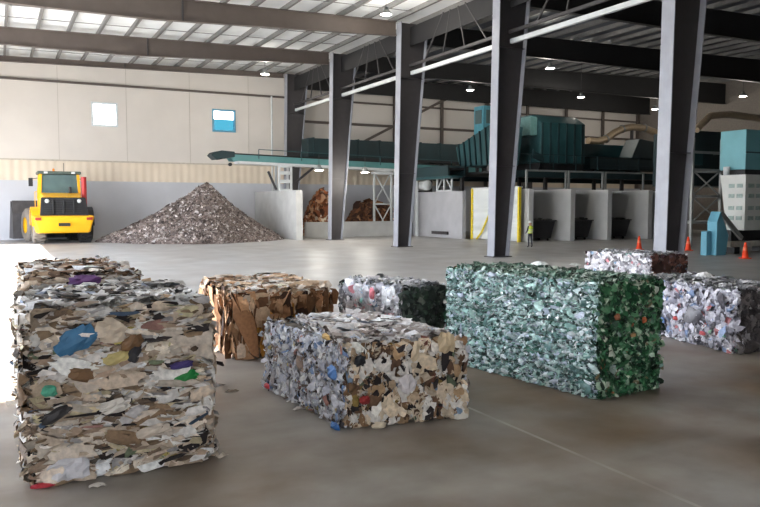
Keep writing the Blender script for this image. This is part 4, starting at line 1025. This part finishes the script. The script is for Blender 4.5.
# ------------------------------------------------------------------ far wall girts and bracing beyond the columns
gt = MB()
for z in (7.4, 9.2): gt.box(21.5, SR_, RF-.14, RF+.02, z-.1, z+.1)
for s in np.arange(26, 60, 4.8): gt.box(s-.12, s+.12, RF-.3, RF-.1, 4.1, 12.6)
struct(gt, 'trim_4', beam_dark)
t = MB(); t.beam((27, RF-.45, 7.4), (36, RF-.45, 11.9), .2, .2); t.beam((40, RF-.45, 11.9), (48, RF-.45, 7.4), .2, .2)
struct(t, 'trim_5', beam_dark)

# ------------------------------------------------------------------ light
w = bpy.data.worlds.new('sky'); SC.world = w; w.use_nodes = True
nt = w.node_tree; bg = nt.nodes['Background']
tc = nt.nodes.new('ShaderNodeTexCoord'); sx = nt.nodes.new('ShaderNodeSeparateXYZ'); nt.links.new(tc.outputs['Generated'], sx.inputs[0])
rp = nt.nodes.new('ShaderNodeValToRGB'); nt.links.new(sx.outputs['Z'], rp.inputs['Fac'])
rp.color_ramp.elements[0].position = 0; rp.color_ramp.elements[0].color = (.95, .97, 1, 1)
rp.color_ramp.elements[1].position = .7; rp.color_ramp.elements[1].color = (.52, .70, 1, 1)
nt.links.new(rp.outputs['Color'], bg.inputs['Color'])
SKY, SUN, EXPO = 6.0, 18.0, 1.12
bg.inputs['Strength'].default_value = SKY
sl = bpy.data.lights.new('sun', 'SUN'); sl.energy = SUN; sl.angle = math.radians(.55); sl.color = (1, .95, .87)
so = bpy.data.objects.new('sun', sl); COL.objects.link(so)
el = math.atan2(HEAD, 2.5-SL)
dirv = Vector((CA*math.cos(el), SA*math.cos(el), -math.sin(el)))
so.rotation_euler = dirv.to_track_quat('-Z', 'Y').to_euler(); so.location = (-20, 10, 30)
def portal(s0, s1, r0, r1, z0, z1, facing):
    l = bpy.data.lights.new('daylight_portal', 'AREA'); l.shape = 'RECTANGLE'; l.cycles.is_portal = True
    o = bpy.data.objects.new('daylight_portal', l); COL.objects.link(o)
    o.location = W((s0+s1)/2, (r0+r1)/2, (z0+z1)/2)
    l.size = math.hypot(s1-s0, r1-r0); l.size_y = z1-z0
    o.rotation_euler = Vector(facing).to_track_quat('-Z', 'Z').to_euler()
portal(SL, SL, DOOR0, DOOR1, 0, HEAD, (CA, SA, 0))
portal(SL, UNSEEN_REAR_OPEN, RB, RB, 0, 5.5, (-SA, CA, 0))

# ------------------------------------------------------------------ camera
cd = bpy.data.cameras.new('camera'); cd.sensor_width = 36; cd.lens = FPX/760*36; cd.clip_end = 400
co = bpy.data.objects.new('camera', cd); COL.objects.link(co)
co.location = (0, 0, CAMH); co.rotation_euler = (math.pi/2-TH, 0, 0)
SC.camera = co
vs_ = SC.view_settings
vs_.view_transform = 'Standard'; vs_.look = 'None'; vs_.gamma = 1; vs_.use_curve_mapping = False; vs_.exposure = EXPO
SC.cycles.use_denoising = True
SC.cycles.max_bounces = 10; SC.cycles.diffuse_bounces = 6
